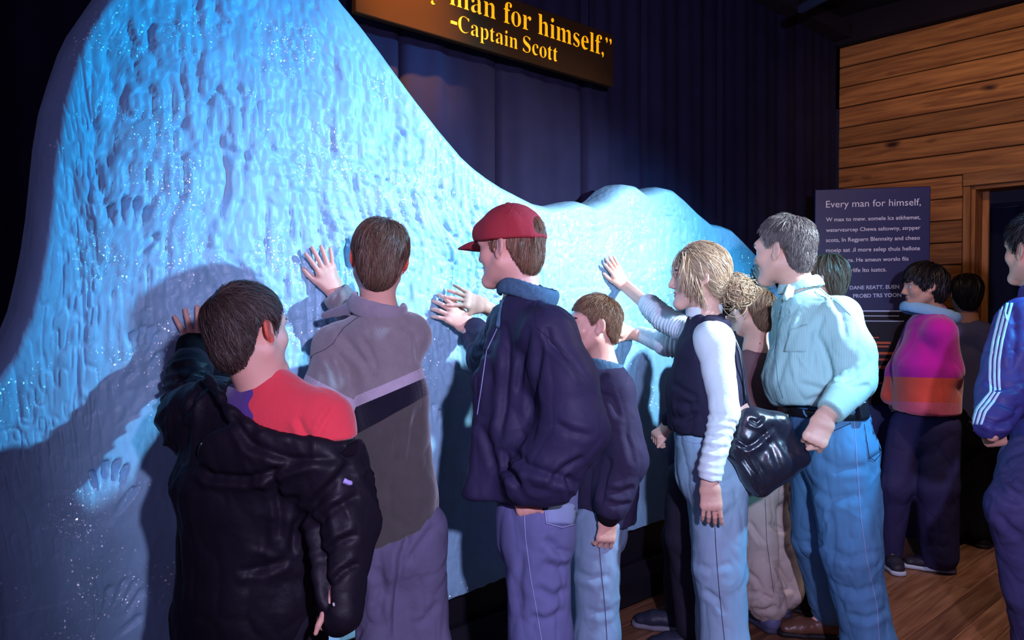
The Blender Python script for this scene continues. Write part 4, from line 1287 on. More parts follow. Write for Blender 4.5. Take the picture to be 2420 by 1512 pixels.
v.seg(f.J['sl'], P(775, 925, 2.22), .072, .072, k=.03); v.seg(P(775, 925, 2.22), f.J['el'], .072, .068, k=.03); v.seg(f.J['el'], P(812, 1130, 2.17), .066, .05, k=.03)
v.seg(f.J['sr'], f.J['er'], .066, .062, k=.03); v.seg(f.J['er'], P(795, 697, 2.455), .060, .048, k=.03)
v.cut(P(789, 690, 2.46), P(789, 690, 2.46) - P(915, 850, 2.54), .006)
hemn = np.cross(P(1040, 1235, 2.25) - P(865, 1308, 2.25), P(900, 1290, 2.6) - P(865, 1308, 2.25)); hemn = hemn if hemn[2] < 0 else -hemn
v.cut(P(950, 1274, 2.25), hemn, .01)
def at2(q):
    px, py = project(q)
    yt = 938 - (px - 835) * .42; ys = 884 + (px - 722) * .53
    y = np.where(px < 838, ys, yt)
    h = np.where(px < 838, 30., 26.)
    nav = np.where(px < 838, 200., 92 - (px - 835) * .12)
    wall = np.where((q - W0) @ WN > -.16, -50., 0)
    return {'band': (np.minimum(py - y, y + h - py) + wall) * .001, 'navy': (np.minimum(py - y - h + 2, y + nav - py) + wall) * .001, 'dark': (py - y - nav + wall) * .001}
STK2 = [([(790, 760), (815, 800), (865, 860), (880, 900)], 9, .007), ([(800, 835), (822, 870), (828, 920)], 8, .008), ([(850, 790), (880, 840), (890, 880)], 8, .006), ([(770, 840), (790, 880), (795, 915)], 6, .005),
        ([(945, 1010), (930, 1080), (880, 1150)], 9, .008), ([(990, 960), (975, 1040), (965, 1120)], 9, .006), ([(830, 1120), (845, 1200), (855, 1290)], 8, .006),
        ([(935, 745), (985, 790), (992, 860)], 7, .005), ([(800, 690), (790, 720), (775, 745)], 6, .006), ([(820, 700), (800, 740)], 6, .006)]
o, cv, cf = f.garment('fleece_jacket', v, M_FLEECE, amp=.006, freq=6.5, seed=33, strokes=STK2, at_fn=at2, fine=.3)
cl = Cloth(cv, cf)
f.put(cl.seam([(858, 742), (835, 757), (812, 775), (799, 793), (787, 812), (768, 826), (747, 835), (728, 846)], .0011, 8), 'seam', M_SEAM, o)
v = Vol(.005)
cfr = frame((-.12, 1, .15), (.25, .05, 1))
ring(v, P(893, 727, 2.28), cfr[0], cfr[1], .078, .072, .010, .030, 150, 390)
v.seg(P(830, 728, 2.27), P(764, 746, 2.33), (.022, .009), (.012, .008), ax=cfr[2], k=.012)
f.garment('collar', v, M_FLEECE, amp=.003, at_fn=lambda q: {'dark': (830 - project(q)[0]) * .001})
J = f.J; v = Vol(.0065)
v.seg(J['pv'], J['pv'] - UP * .12, (.125, .105), (.125, .105), ax=f.right, k=.03)
v.seg(P(905, 1250, 2.29), P(905, 1530, 2.28), .082, .078, k=.03); v.seg(P(905, 1530, 2.28), V(J['al'][0], J['al'][1], .09), .078, .085, k=.03)
v.seg(P(995, 1250, 2.31), P(1005, 1530, 2.33), .082, .074, k=.03); v.seg(P(1005, 1530, 2.33), V(J['ar'][0], J['ar'][1], .09), .074, .085, k=.03)
v.cut(V(0, 0, .05), -UP)
STK2b = [([(975, 1250), (950, 1310), (940, 1400), (935, 1512)], 9, .014), ([(1030, 1240), (990, 1290), (965, 1330)], 9, .008), ([(890, 1340), (905, 1400), (890, 1470)], 10, .009), ([(1040, 1420), (1010, 1460), (985, 1480)], 9, .007)]
f.garment('trousers', v, cloth('grey_violet_trousers', (104, 100, 128), .85, bump=(70, .3)), amp=.009, freq=6, seed=8, strokes=STK2b, crisp=.005)
f.shoes(mat('grey_trainer', (90, 88, 96), .6), h=.009)

# ---- 3: the teenager in the red cap
M_NAVY = cloth('navy_jacket_cotton', (46, 43, 72), .58, bump=(70, .22))
M_CORD = mat('teal_corduroy', (70, 104, 128), .95, bump=(120, .6), vary=.2, vscale=90)
M_CAP = cloth('brick_red_cotton', (164, 54, 62), .9, bump=(200, .25))
f = Fig('cap_teen', 'teenage boy wearing a brick red baseball cap and navy jacket, one hand in his pocket',
        P(1205, 585, 2.27), .225, (-.86, .50, -.08), (-.02, .02, 1), right=(.66, .75, 0))
f.joints(nb=P(1238, 715, 2.27), ch=P(1262, 930, 2.26), pv=P(1278, 1180, 2.28), sl=P(1300, 790, 2.13), sr=P(1205, 770, 2.42), el=P(1352, 1010, 2.10), wl=P(1228, 1150, 2.11),
         er=P(1150, 850, 2.62), wr=wallpt(1078, 768, .07),
         hl=P(1268, 1230, 2.22), kl=P(1278, 1500, 2.20), hr=P(1262, 1230, 2.36), kr=P(1275, 1500, 2.38), al=V(P(1285, 1500, 2.2)[0], 2.22, .085), ar=V(P(1280, 1500, 2.4)[0], 2.42, .085))
f.hands = [dict(w=f.J['wr'], d=wallpt(1008, 708, .03) - f.J['wr'], n=V(-.25, -.75, .45), L=.175, s=1, e=f.J['er'], curl=(16, 20, 22, 24), spread=1.2, thumb=30, arm=.05),
           dict(w=f.J['wl'], d=(.35, .25, -.9), n=(-.2, -.9, 0), L=.165, s=-1, e=f.J['el'], curl=(20, 20, 20, 20), thumb=15)]
f.body()
f.hair(H_LIGHT, n=7560, length=.06, thick=.011, whorl=(0, -.45, .9), width=0.00096, swirl=.1, grav=.9, seed=13, jitter=.2, over=.02, lift=.004,
       ztab=(ZTAB[0], [0.09, 0.09, 0.06, -0.012, 0.012, 0.034, 0.02, -0.02, -0.075, -0.088]), keep=lambda q: np.where((q[..., 1] < -.06) & (np.abs(q[..., 0]) < .034), q[..., 2] - .088, q[..., 2] - .021))
k, R, w = f.k, f.R, f.w
v = Vol(.0045)
v.ell(w(0, -.006, .032), V(.094, .115, .106) * k, R)
v.seg(w(-.02, .085, .055), w(.02, .085, .055), .03 * k, .03 * k, k=.03)
v.cut(w(0, 0, .020), -R[2] + R[1] * .05, .004)
v.ell(w(0, -.120, .050), V(.036, .048, .036) * k, R, k=.003, op='sub')
ring(v, w(0, -.006, .0235), R[0], R[1], 0.0915 * k, .1125 * k, .0035, .0065, 235, 305, k=.003)
o, cv, cf = f.garment('cap', v, M_CAP, amp=.002, freq=12, label='brick red cotton baseball cap')
b = MB(); NBX, NBY = 16, 7
for lay in (0, 1):
    for i in range(NBX + 1):
        for j in range(NBY + 1):
            x = -.078 + .156 * i / NBX; t = j / NBY
            y0 = .062 + .036 * math.sqrt(max(0, 1 - (x / .09) ** 2)); ln = .078 * math.sqrt(max(0.0, 1 - (x / .0785) ** 2)) + .006
            b.v.append(tuple(w(x, y0 + ln * t, .034 - .016 * t - 1.9 * x * x - (.005 if lay else 0) + .004 * math.sin(math.pi * t))))
W_ = NBY + 1; n1 = (NBX + 1) * W_
for i in range(NBX):
    for j in range(NBY):
        a = i * W_ + j
        b.f.append((a, a + W_, a + W_ + 1, a + 1)); b.f.append((n1 + a, n1 + a + 1, n1 + a + W_ + 1, n1 + a + W_))
for i in range(NBX): b.f.append((i * W_ + NBY, (i + 1) * W_ + NBY, n1 + (i + 1) * W_ + NBY, n1 + i * W_ + NBY))
for j in range(NBY):
    b.f.append((j, j + 1, n1 + j + 1, n1 + j)); a = NBX * W_ + j; b.f.append((a + 1, a, n1 + a, n1 + a + 1))
f.put(b, 'brim', M_CAP, o)
bt = Vol(.003); bt.ell(w(0, -.004, .1365), V(.011, .011, .005) * k, R); f.garment('button', bt, M_CAP, amp=0, parent=o)
cl = Cloth(cv, cf)
f.put(cl.seam([(1214, 482), (1206, 500), (1200, 530), (1205, 568)], .0009, 5, .0), 'seam', M_CAP, o)
f.put(cl.seam([(1229, 502), (1231, 504), (1233, 503)], .0026, 2, -.001), 'eyelet', mat('red_thread', (176, 70, 76), .8), o)
v = Vol(.006); rt = f.right
v.seg(P(1238, 1230, 2.28), P(1252, 1000, 2.27), (.155, .130), (.150, .128), ax=rt, k=.03)
v.seg(P(1252, 1000, 2.27), P(1260, 850, 2.27), (.150, .128), (.140, .110), ax=rt, k=.03)
v.seg(P(1260, 850, 2.27), P(1248, 725, 2.27), (.14, .10), (.075, .07), ax=rt, k=.03)
v.seg(f.J['sl'], f.J['nb'] - UP * .04, .07, .06, k=.05); v.seg(f.J['sr'], f.J['nb'] - UP * .05, .07, .06, k=.05)
v.seg(f.J['sl'], P(1335, 900, 2.11), .078, .088, k=.04); v.seg(P(1335, 900, 2.11), f.J['el'], .088, .094, k=.04); v.seg(f.J['el'], P(1295, 1110, 2.10), .094, .088, k=.04)
v.seg(P(1295, 1110, 2.10), P(1235, 1150, 2.11), .08, .05, k=.04)
v.seg(f.J['sr'], f.J['er'], .07, .062, k=.03); v.seg(f.J['er'], wallpt(1086, 780, .09), .060, .050, k=.03)
# open front edge hanging towards the ice
v.seg(P(1185, 770, 2.30), P(1150, 900, 2.24), .030, .034, k=.04); v.seg(P(1150, 900, 2.24), P(1130, 1165, 2.20), .034, .036, k=.04); v.seg(P(1130, 1165, 2.20), P(1190, 1150, 2.2), .036, .05, k=.05)
v.cut(P(1240, 1180, 2.2), V(-.03, -.05, -1), .012)
STK3 = [([(1290, 770), (1300, 810), (1350, 850), (1385, 900)], 8, .008), ([(1195, 760), (1200, 860), (1190, 960), (1180, 1050)], 9, .012), ([(1200, 1050), (1240, 1100), (1330, 1130), (1380, 1150)], 10, .012),
        ([(1195, 1060), (1205, 1110), (1230, 1150)], 8, .016), ([(1380, 1080), (1330, 1110), (1300, 1150)], 8, .010), ([(1400, 1030), (1350, 1020), (1310, 1000)], 9, .007), ([(1280, 800), (1262, 900), (1255, 1000)], 9, .010),
        ([(1130, 1000), (1160, 1060), (1175, 1120)], 9, .008), ([(1350, 1120), (1345, 1160), (1350, 1180)], 7, .01), ([(1250, 770), (1235, 860), (1225, 930)], 8, .008), ([(1090, 780), (1120, 800), (1150, 800)], 7, .008), ([(1110, 800), (1130, 830), (1160, 840)], 7, .008)]
o, cv, cf = f.garment('jacket', v, M_NAVY, amp=.007, freq=6.5, seed=55, strokes=STK3, fine=.45, crisp=.0045)
cl = Cloth(cv, cf)
f.put(cl.seam([(1262, 712), (1264, 740), (1268, 775), (1300, 800), (1325, 830), (1345, 860)], .0011, 8), 'seam', M_DSTITCH, o)
f.put(cl.seam([(1178, 770), (1150, 830), (1140, 900), (1128, 980)], .0016, 8), 'front_edge', M_STITCH, o, label='pale piped front edge')
v = Vol(.005)
cfr = frame((-.75, .62, .18), (.18, .05, 1))
ring(v, P(1247, 690, 2.27), cfr[0], cfr[1], .078, .088, .011, .026, 100, 440, dip=.004)
v.seg(P(1195, 715, 2.24), P(1178, 770, 2.22), (.02, .008), (.010, .007), ax=V(1, .5, 0), k=.012)
f.garment('collar', v, M_CORD, amp=.0015, freq=30, label='teal corduroy collar')
M_DEN3 = denim('blue_violet_denim', (100, 104, 148))
v = Vol(.0065); J = f.J
v.seg(P(1272, 1150, 2.28), P(1270, 1260, 2.27), (.130, .108), (.125, .108), ax=rt, k=.03)
v.seg(P(1268, 1230, 2.22), P(1278, 1500, 2.20), .104, .088, k=.04); v.seg(P(1278, 1500, 2.20), V(P(1285, 1500, 2.2)[0], 2.22, .09), .088, .082, k=.03)
v.seg(P(1262, 1230, 2.36), P(1275, 1500, 2.38), .09, .08, k=.03); v.seg(P(1275, 1500, 2.38), V(P(1280, 1500, 2.4)[0], 2.42, .09), .08, .08, k=.03)
v.cut(V(0, 0, .05), -UP)
STK3b = [([(1290, 1270), (1320, 1300), (1355, 1310)], 9, .010), ([(1360, 1330), (1320, 1345), (1280, 1330)], 10, .008), ([(1350, 1390), (1310, 1410), (1260, 1390)], 10, .008), ([(1340, 1440), (1290, 1465), (1250, 1460)], 9, .008), ([(1235, 1300), (1225, 1380), (1230, 1450)], 10, .006)]
o, cv, cf = f.garment('jeans', v, M_DEN3, amp=.007, freq=7, seed=61, strokes=STK3b, fine=.5, crisp=.0035)
cl = Cloth(cv, cf)
f.put(cl.seam([(1238, 1188), (1242, 1270), (1255, 1370), (1268, 1440), (1280, 1512), (1286, 1700)], .0014, 8), 'seam', M_STITCH, o)
pk = f.put(cl.patch([(1284, 1192), (1368, 1190), (1355, 1240), (1290, 1236)], 8, 6, .004, .008), 'pocket', denim('light_denim', (126, 140, 178)), o)
f.put(cl.seam([(1286, 1194), (1291, 1236), (1325, 1246), (1354, 1238)], .0014, 6, .005), 'stitching', M_STITCH, pk)
f.shoes(mat('brown_boot', (70, 50, 42), .6), h=.009)

# ---- 4: the boy beyond him, in profile
f = Fig('profile_boy', 'short-haired boy in profile behind the red cap teenager, dark hooded jacket with teal collar',
        P(1404, 768, 2.72), .205, (-.975, -.10, 0), (.0, .0, 1), right=(.2, .97, 0))
f.joints(nb=P(1424, 868, 2.74), ch=P(1432, 1000, 2.74), pv=P(1420, 1200, 2.76), sl=P(1455, 925, 2.64), sr=P(1400, 905, 2.84), el=P(1482, 1085, 2.60), wl=P(1437, 1222, 2.58),
         er=P(1290, 825, 2.92), wr=wallpt(1108, 722, .09),
         hl=P(1412, 1240, 2.68), kl=P(1410, 1500, 2.66), hr=P(1395, 1240, 2.84), kr=P(1388, 1500, 2.86), al=V(P(1415, 1500, 2.66)[0], 2.66, .085), ar=V(P(1388, 1500, 2.86)[0], 2.86, .085))
f.hands = [dict(w=f.J['wl'], d=(-.12, -.05, -1), n=(.3, -1, 0), L=.155, s=-1, e=f.J['el'], curl=(30, 34, 36, 38), thumb=20),
           dict(w=f.J['wr'], d=wallpt(1020, 682, .03) - f.J['wr'], n=V(-.1, -.8, .45), L=.16, s=-1, e=f.J['er'], curl=(6, 6, 8, 8), spread=1.5, thumb=45, arm=.09)]
f.body()
f.hair(H_LIGHT, n=8400, length=.045, thick=.009, whorl=(.1, -.55, .8), width=0.00078, swirl=.4, grav=.2, seed=14, jitter=.3, lift=.006, over=.008,
       ztab=(ZTAB[0], [0.068, 0.062, 0.045, 0.005, 0.012, 0.036, 0.02, -0.03, -0.07, -0.078]))
v = Vol(.006); rt = f.right; J = f.J
v.seg(P(1425, 1260, 2.76), P(1430, 1150, 2.75), (.135, .115), (.135, .12), ax=rt, k=.03)
v.seg(P(1430, 1150, 2.75), P(1432, 980, 2.74), (.135, .12), (.13, .10), ax=rt, k=.03); v.seg(P(1432, 980, 2.74), P(1426, 890, 2.74), (.13, .09), (.075, .07), ax=rt, k=.03)
v.seg(J['sl'], J['sr'], .062, .062, k=.04)
v.seg(J['sl'], J['el'], .066, .072, k=.03); v.seg(J['el'], P(1445, 1190, 2.58), .07, .062, k=.03)
v.seg(J['sr'], J['er'], .06, .052, k=.03); v.seg(J['er'], wallpt(1150, 738, .12), .05, .042, k=.03)
v.ell(P(1462, 905, 2.74), (.05, .07, .05), k=.04)
v.cut(P(1425, 1243, 2.7), V(0, 0, -1), .01)
STK4 = [([(1500, 1150), (1470, 1165), (1430, 1160)], 7, .009), ([(1495, 1190), (1460, 1195), (1430, 1185)], 6, .008), ([(1410, 930), (1445, 940), (1465, 990)], 8, .008), ([(1440, 1080), (1425, 1140), (1420, 1190)], 8, .012), ([(1475, 1000), (1490, 1060), (1500, 1100)], 7, .006)]
f.garment('jacket', v, cloth('dark_violet_jacket', (52, 46, 72), .75), amp=.006, freq=8, seed=71, strokes=STK4, fine=.5, crisp=.004)
c = Vol(.005); c.seg(P(1442, 1196, 2.58), P(1438, 1216, 2.58), .046, .042, k=.01); f.garment('cuff', c, M_KNIT, amp=.001)
v = Vol(.005); cf_ = frame((-.97, .2, .2), (.2, 0, 1))
ring(v, P(1424, 866, 2.74), cf_[0], cf_[1], .062, .068, .009, .026, 60, 480, dip=.003)
f.garment('collar', v, M_CORD, amp=.001, label='teal corduroy collar')
v = Vol(.004); ring(v, P(1420, 858, 2.74), cf_[0], cf_[1], .053, .058, .005, .018)
f.garment('undershirt', v, mat('pale_blue_cotton', (176, 206, 220), .9), amp=0)
v = Vol(.0065)
v.seg(J['pv'], J['pv'] - UP * .1, (.115, .095), (.11, .095), ax=rt, k=.03)
v.seg(P(1412, 1240, 2.68), P(1410, 1500, 2.66), .080, .074, k=.03); v.seg(P(1410, 1500, 2.66), V(P(1415, 1500, 2.66)[0], 2.66, .09), .074, .08, k=.03)
v.seg(P(1395, 1240, 2.84), P(1388, 1500, 2.86), .078, .066, k=.02); v.seg(P(1388, 1500, 2.86), V(P(1388, 1500, 2.86)[0], 2.86, .09), .066, .07, k=.03)
v.cut(V(0, 0, .05), -UP)
o, cv, cf = f.garment('jeans', v, denim('pale_denim', (134, 156, 180)), amp=.006, freq=7, seed=73, fine=.5, crisp=.003, strokes=(([(1360, 1350), (1400, 1365), (1440, 1360)], 8, .007), ([(1385, 1440), (1420, 1450), (1450, 1440)], 8, .007)))
cl = Cloth(cv, cf); f.put(cl.seam([(1414, 1270), (1422, 1360), (1430, 1440), (1434, 1505), (1436, 1620)], .0012, 8), 'seam', M_DSTITCH, o)
f.J['al'] = V(P(1415, 1500, 2.66)[0], 2.66, .085); f.J['ar'] = V(P(1388, 1500, 2.86)[0], 2.86, .085)
f.shoes(mat('black_trainer', (34, 32, 40), .55), h=.008)

def trousers(f, m, legs, top=None, seed=5, amp=.007, strokes=(), h=.0065, name='trousers', **k):
    """legs: {'l': [(point, radius), ...]} from hip to hem; the last point is the hem"""
    v = Vol(h); rt = f.right
    if top: 
        for a, b, ra, rb in top: v.seg(a, b, ra, rb, ax=rt, k=.04)
    for q, pts in legs.items():
        for (p0, r0), (p1, r1) in zip(pts[:-1], pts[1:]): v.seg(p0, p1, r0, r1, k=.03)
        v.cut  # hems are rounded ends pulled over the shoe
    v.cut(V(0, 0, .02), -UP)
    return f.garment(name, v, m, amp=amp, seed=seed, strokes=strokes, **k)

# ---- 5: the woman in the padded vest
M_WHITE = cloth('white_jersey', (222, 228, 232), .85, bump=(150, .2), vary=.04)
M_VEST = cloth('dark_navy_vest', (40, 36, 58), .8, bump=(45, .25))
M_LDEN = denim('light_blue_denim', (148, 178, 200))
f = Fig('vest_woman', 'blonde woman with a messy bun, dark vest over white sleeves, reaching up to the ice',
        P(1652, 655, 2.78), .225, (-.985, .14, -.05), (.03, .0, 1), right=(.25, .97, 0))
f.joints(nb=P(1668, 758, 2.80), ch=P(1668, 900, 2.80), pv=P(1682, 1060, 2.83), sl=P(1688, 806, 2.67), sr=P(1642, 792, 2.93), el=P(1712, 975, 2.645), wl=P(1676, 1142, 2.60),
         er=P(1568, 752, 3.14), wr=wallpt(1466, 673, .04),
         hl=P(1697, 1150, 2.76), kl=P(1702, 1350, 2.75), al=V(P(1725, 1500, 2.74)[0], 2.74, .085), hr=P(1680, 1150, 2.90), kr=P(1690, 1350, 2.92), ar=V(P(1705, 1500, 2.95)[0], 2.98, .085))
f.hands = [dict(w=f.J['wl'], d=V(.06, -.12, -1), n=V(-.15, -1, 0), L=.165, s=-1, e=f.J['el'], curl=(14, 18, 20, 18), spread=.5, thumb=12),
           flat_hand((1466, 673), (1426, 601), -1, .168, f.J['er'], spread=.6, thumb=30, arm=.28, ag=.95)]
f.body()
tie = (0, -.110, -.045)
WZ = ([0, 38, 58, 70, 82, 96, 112, 124, 150, 180], [0.07, 0.062, 0.04, 0.0, -0.03, -0.035, -0.05, -0.055, -0.075, -0.08])
f.hair(H_BLOND, n=8820, length=.13, thick=.017, width=0.00126, grav=.12, tie=tie, seed=15, jitter=.28, ztab=WZ, over=.05)
w, k, R = f.w, f.k, f.R
# loose locks by the face
rng = np.random.default_rng(5)
lk = MB(); 
for i in range(84):
    a = rng.uniform(0, 1); sgn = -1
    p = np.array((sgn * (.066 + .016 * rng.random()), .066 - .05 * a, .075 - .05 * a + .01 * rng.normal()))
    pts = []
    for t in np.linspace(0, 1, 7):
        pts.append(w(p[0] - .012 * math.sin(t * 3) , p[1] + .018 * t * (1 - a) - .035 * a * t + .006 * math.sin(5 * t + i), p[2] - (.12 + .02 * a) * t))
    lk.tube(pts, [.0019 * (1 - .6 * t) for t in np.linspace(0, 1, 7)], 5)
o = f.put(lk, 'loose_locks', H_BLOND); o['kind'] = 'stuff'
at = o.data.attributes.new('shade', 'FLOAT', 'POINT'); at.data.foreach_set('value', np.repeat(rng.uniform(.3, .85, 84), 35).astype(np.float32))
bc = w(0, -.140, -.062)
b = Vol(.0045); b.ell(bc, (.046, .046, .048)); bv, bf_ = b.mesh(1)
bv = bv + vert_normals(bv, bf_) * (.010 * (vnoise(bv * 55, 3) - .5))[:, None]
bun = f.add('hair_bun', bv, bf_, H_BLOND, {'shade': .3 + .3 * vnoise(bv * 70, 2)})
cur = MB(); shd = []
for i in range(260):
    e1 = nrm(rng.normal(size=3)); e2 = nrm(np.cross(e1, rng.normal(size=3))); r0 = rng.uniform(.040, .056); a0 = rng.uniform(0, 6.28); sp = rng.uniform(1.2, 3.0)
    off = rng.normal(size=3) * .012
    pts = [bc + off + (e1 * math.cos(a0 + sp * t) + e2 * math.sin(a0 + sp * t)) * r0 * (1 + .12 * math.sin(6 * t + i)) for t in np.linspace(0, 1, 9)]
    cur.tube(pts, [.0017 * (1 - .65 * abs(t - .3)) for t in np.linspace(0, 1, 9)], 4); shd += [rng.uniform(.15, .95)] * 36
o = f.put(cur, 'curls', H_BLOND, bun); o['kind'] = 'stuff'
at = o.data.attributes.new('shade', 'FLOAT', 'POINT'); at.data.foreach_set('value', np.array(shd, np.float32))
J = f.J; rt = f.right
v = Vol(.006)
v.seg(J['sl'], J['el'], .066, .052, k=.02); v.seg(J['el'], P(1680, 1110, 2.605), .051, .043, k=.02); v.seg(P(1680, 1110, 2.605), P(1677, 1136, 2.60), .043, .041, k=.01)
v.cut(P(1676, 1134, 2.6), V(-.15, 0, -1))
v.seg(J['sl'], J['nb'] - UP * .05, .06, .06, k=.04); v.seg(J['sr'], J['nb'] - UP * .05, .055, .06, k=.04)
v.seg(J['sr'], J['er'], .056, .050, k=.02); v.seg(J['er'], J['er'] * .62 + J['wr'] * .38, .050, .047, k=.02)
f.garment('white_top', v, M_WHITE, amp=.004, freq=9, seed=81, fine=.5, rings=((J['sr'], J['er'] * .6 + J['wr'] * .4, .020, .0055, .09), (J['el'] - UP * .0, J['wl'], .030, .003, .09)),
          strokes=(([(1740, 960), (1720, 985), (1690, 990)], 6, .006), ([(1655, 960), (1680, 985), (1715, 975)], 6, .005), ([(1660, 1050), (1690, 1065), (1720, 1055)], 6, .006), ([(1655, 1020), (1690, 1035), (1725, 1025)], 5, .005)))
v = Vol(.0045)
cfr = frame((-.98, .15, .12), (.12, 0, 1))
ring(v, J['nb'] + UP * .040 + f.fwd * .006, cfr[0], cfr[1], .054, .060, .006, .034)
f.garment('turtleneck', v, M_WHITE, amp=.001)
v = Vol(.006)
v.seg(P(1668, 1040, 2.81), P(1668, 930, 2.80), (.165, .142), (.160, .140), ax=rt, k=.03)
v.seg(P(1668, 930, 2.80), P(1668, 840, 2.80), (.160, .142), (.150, .115), ax=rt, k=.03)
v.seg(P(1668, 840, 2.80), P(1672, 765, 2.80), (.145, .10), (.07, .07), ax=rt, k=.03)
v.seg(J['sl'] + rt * .03 + UP * .02, J['nb'] - UP * .03, .05, .05, k=.04); v.seg(J['sr'], J['nb'] - UP * .03, .05, .05, k=.04)
ring(v, J['nb'] - UP * .004 - f.fwd * .016, cfr[0], cfr[1], .066, .068, .012, .018)
v.seg(J['sl'] + V(-.02, -.07, .01), J['el'] + V(-.005, -.06, 0), .085, .07, k=.01, op='sub')
v.cut(P(1668, 1020, 2.8), V(-.05, 0, -1), .012)
f.garment('vest', v, M_VEST, amp=.006, freq=9, seed=85, fine=.5, strokes=(([(1585, 985), (1620, 990), (1650, 975)], 7, .008), ([(1590, 905), (1620, 925), (1650, 940)], 7, .008), ([(1590, 950), (1625, 955), (1650, 950)], 7, .007), ([(1745, 900), (1735, 920), (1745, 945)], 6, .006)))
o, cv, cf = trousers(f, M_LDEN, {'l': [(J['hl'], .106), (J['kl'], .088), (P(1716, 1520, 2.74), .080), (J['al'] + UP * .01, .085)],
                     'r': [(J['hr'], .10), (J['kr'], .08), (J['ar'] + UP * .02, .08)]},
          [(P(1672, 1025, 2.81), P(1684, 1110, 2.83), (.150, .122), (.155, .138))], seed=88, amp=.006, fine=.5, name='jeans', crisp=.0035,
          strokes=(([(1640, 1330), (1680, 1345), (1730, 1330)], 8, .006), ([(1740, 1190), (1700, 1240), (1720, 1280)], 9, .006), ([(1660, 1390), (1700, 1420), (1712, 1450)], 7, .010), ([(1640, 1120), (1690, 1150), (1750, 1120)], 9, .006)))
cl = Cloth(cv, cf)
f.put(cl.seam([(1688, 1215), (1692, 1300), (1700, 1400), (1712, 1512), (1720, 1600)], .0012, 8), 'seam', M_DSTITCH, o)
f.put(cl.seam([(1612, 1022), (1618, 1040), (1640, 1047), (1662, 1046)], .0014, 5), 'pocket_edge', M_STITCH, o)
f.shoes(mat('grey_shoe', (80, 78, 90), .6), h=.008, which='lr')
for ang_, fing in ((0, 1), (0, 2)):
    pass
hd = f.hands[0]; d_, n_ = nrm(hd['d']), nrm(hd['n'] - nrm(hd['d']) * np.dot(hd['n'], nrm(hd['d']))); x_ = np.cross(d_, n_) * hd['s']; L = hd['L']
for off in (.055, -.05):
    c = hd['w'] + d_ * .565 * L + x_ * off * L * 1.05 - n_ * .030 * L
    pts = [c + (x_ * math.cos(a) + n_ * math.sin(a)) * .0098 for a in np.linspace(0, 2 * math.pi, 15)[:-1]]
    f.put(MB().tube(pts, .0016, 6, closed=True), 'ring', M_METAL, label='thin silver ring')

# her dark leather bag
M_LEATHER = mat('black_leather', (34, 34, 48), .30, .55, bump=(30, .35), vary=.15, coat=.2)
bd = 2.66
v = Vol(.0055)
qs = [(1765, 985, .028), (1842, 998, .026), (1893, 1082, .024), (1795, 1150, .026), (1735, 1060, .024)]
for i in range(5):
    a, b = qs[i], qs[(i + 1) % 5]; v.seg(P(a[0], a[1], bd), P(b[0], b[1], bd), a[2], b[2], k=.05)
v.seg(P(1790, 1010, bd), P(1830, 1090, bd), .045, .060, k=.06); v.seg(P(1830, 1090, bd), P(1795, 1110, bd), .058, .048, k=.05); v.seg(P(1765, 1040, bd), P(1790, 1120, bd), .04, .04, k=.05)
bag_base = P(1800, 1165, bd)
bv, bf_ = v.mesh(2)
bv = folds(bv, bf_, amp=.003, freq=6, stretch=(1, 1, .6), seed=91, fine=.4, crisp=.002, strokes=(([(1730, 1030), (1765, 1055), (1785, 1045), (1830, 1005)], 6, .009), ([(1745, 1065), (1785, 1120), (1800, 1165)], 6, .008),
                  ([(1800, 1020), (1830, 1070), (1850, 1120)], 8, .004), ([(1825, 1000), (1862, 1060), (1890, 1100)], 7, .003), ([(1770, 990), (1790, 1000), (1805, 985)], 5, .006), ([(1780, 1080), (1800, 1110), (1815, 1140)], 7, .004)))
bag = obj('shoulder_bag', bv, bf_, M_LEATHER, base=bag_base)
tag(bag, 'black soft leather shoulder bag hanging at the hip of the blonde woman', 'bag')
sw = MB(); pts = [P(1770, 975, bd + .03), P(1762, 930, 2.70), P(1757, 880, 2.70), P(1748, 830, 2.70), P(1728, 785, 2.72), P(1700, 766, 2.76)]
for o_ in (0, 1): pass
sw.tube(pts, [.007] * 6, 8); sw.obj('strap', M_LEATHER, bag, True, base=bag_base)
MB().box(P(1757, 968, bd - .02), (.018, 0, .012), (-.006, 0, .011), (0, .002, 0), .001).obj('card', mat('tan_card', (206, 164, 150), .7), bag, base=bag_base).__setitem__('label', 'tan card sticking out of the bag')

# ---- 6: the person hidden behind her
f = Fig('hidden_person', 'person mostly hidden behind the blonde woman, dark trousers and one white sleeve reaching the ice',
        P(1680, 700, 3.14), .20, (-.9, .42, 0), right=(.42, .9, 0))
f.joints(nb=P(1685, 790, 3.14), ch=P(1668, 900, 3.13), pv=P(1640, 1080, 3.12), sl=P(1690, 830, 3.02), sr=P(1665, 818, 3.24), el=P(1640, 945, 2.98), wl=P(1584, 1000, 2.98), er=P(1575, 812, 3.32), wr=wallpt(1483, 788, .05),
         hl=P(1625, 1130, 3.05), kl=P(1615, 1270, 3.08), al=P(1640, 1440, 3.12), hr=P(1625, 1130, 3.2), kr=P(1610, 1270, 3.22), ar=P(1600, 1452, 3.33), tr=(-.95, .25, 0), tl=(-.95, .1, 0))
f.J['al'][2] = f.J['ar'][2] = .085
f.hands = [dict(w=f.J['wl'], d=V(-.75, -.1, -.6), n=V(-.45, -.3, .8), L=.15, s=-1, e=f.J['el'], curl=(50, 55, 55, 55), thumb=25),
           flat_hand((1484, 788), (1440, 770), -1, .15, f.J['er'], arm=.05)]
f.body(hand_h=.004, hh=.005)
f.hair(H_DARK, n=900, length=.07, seed=16, width=.003)
v = Vol(.008); J = f.J; rt = f.right
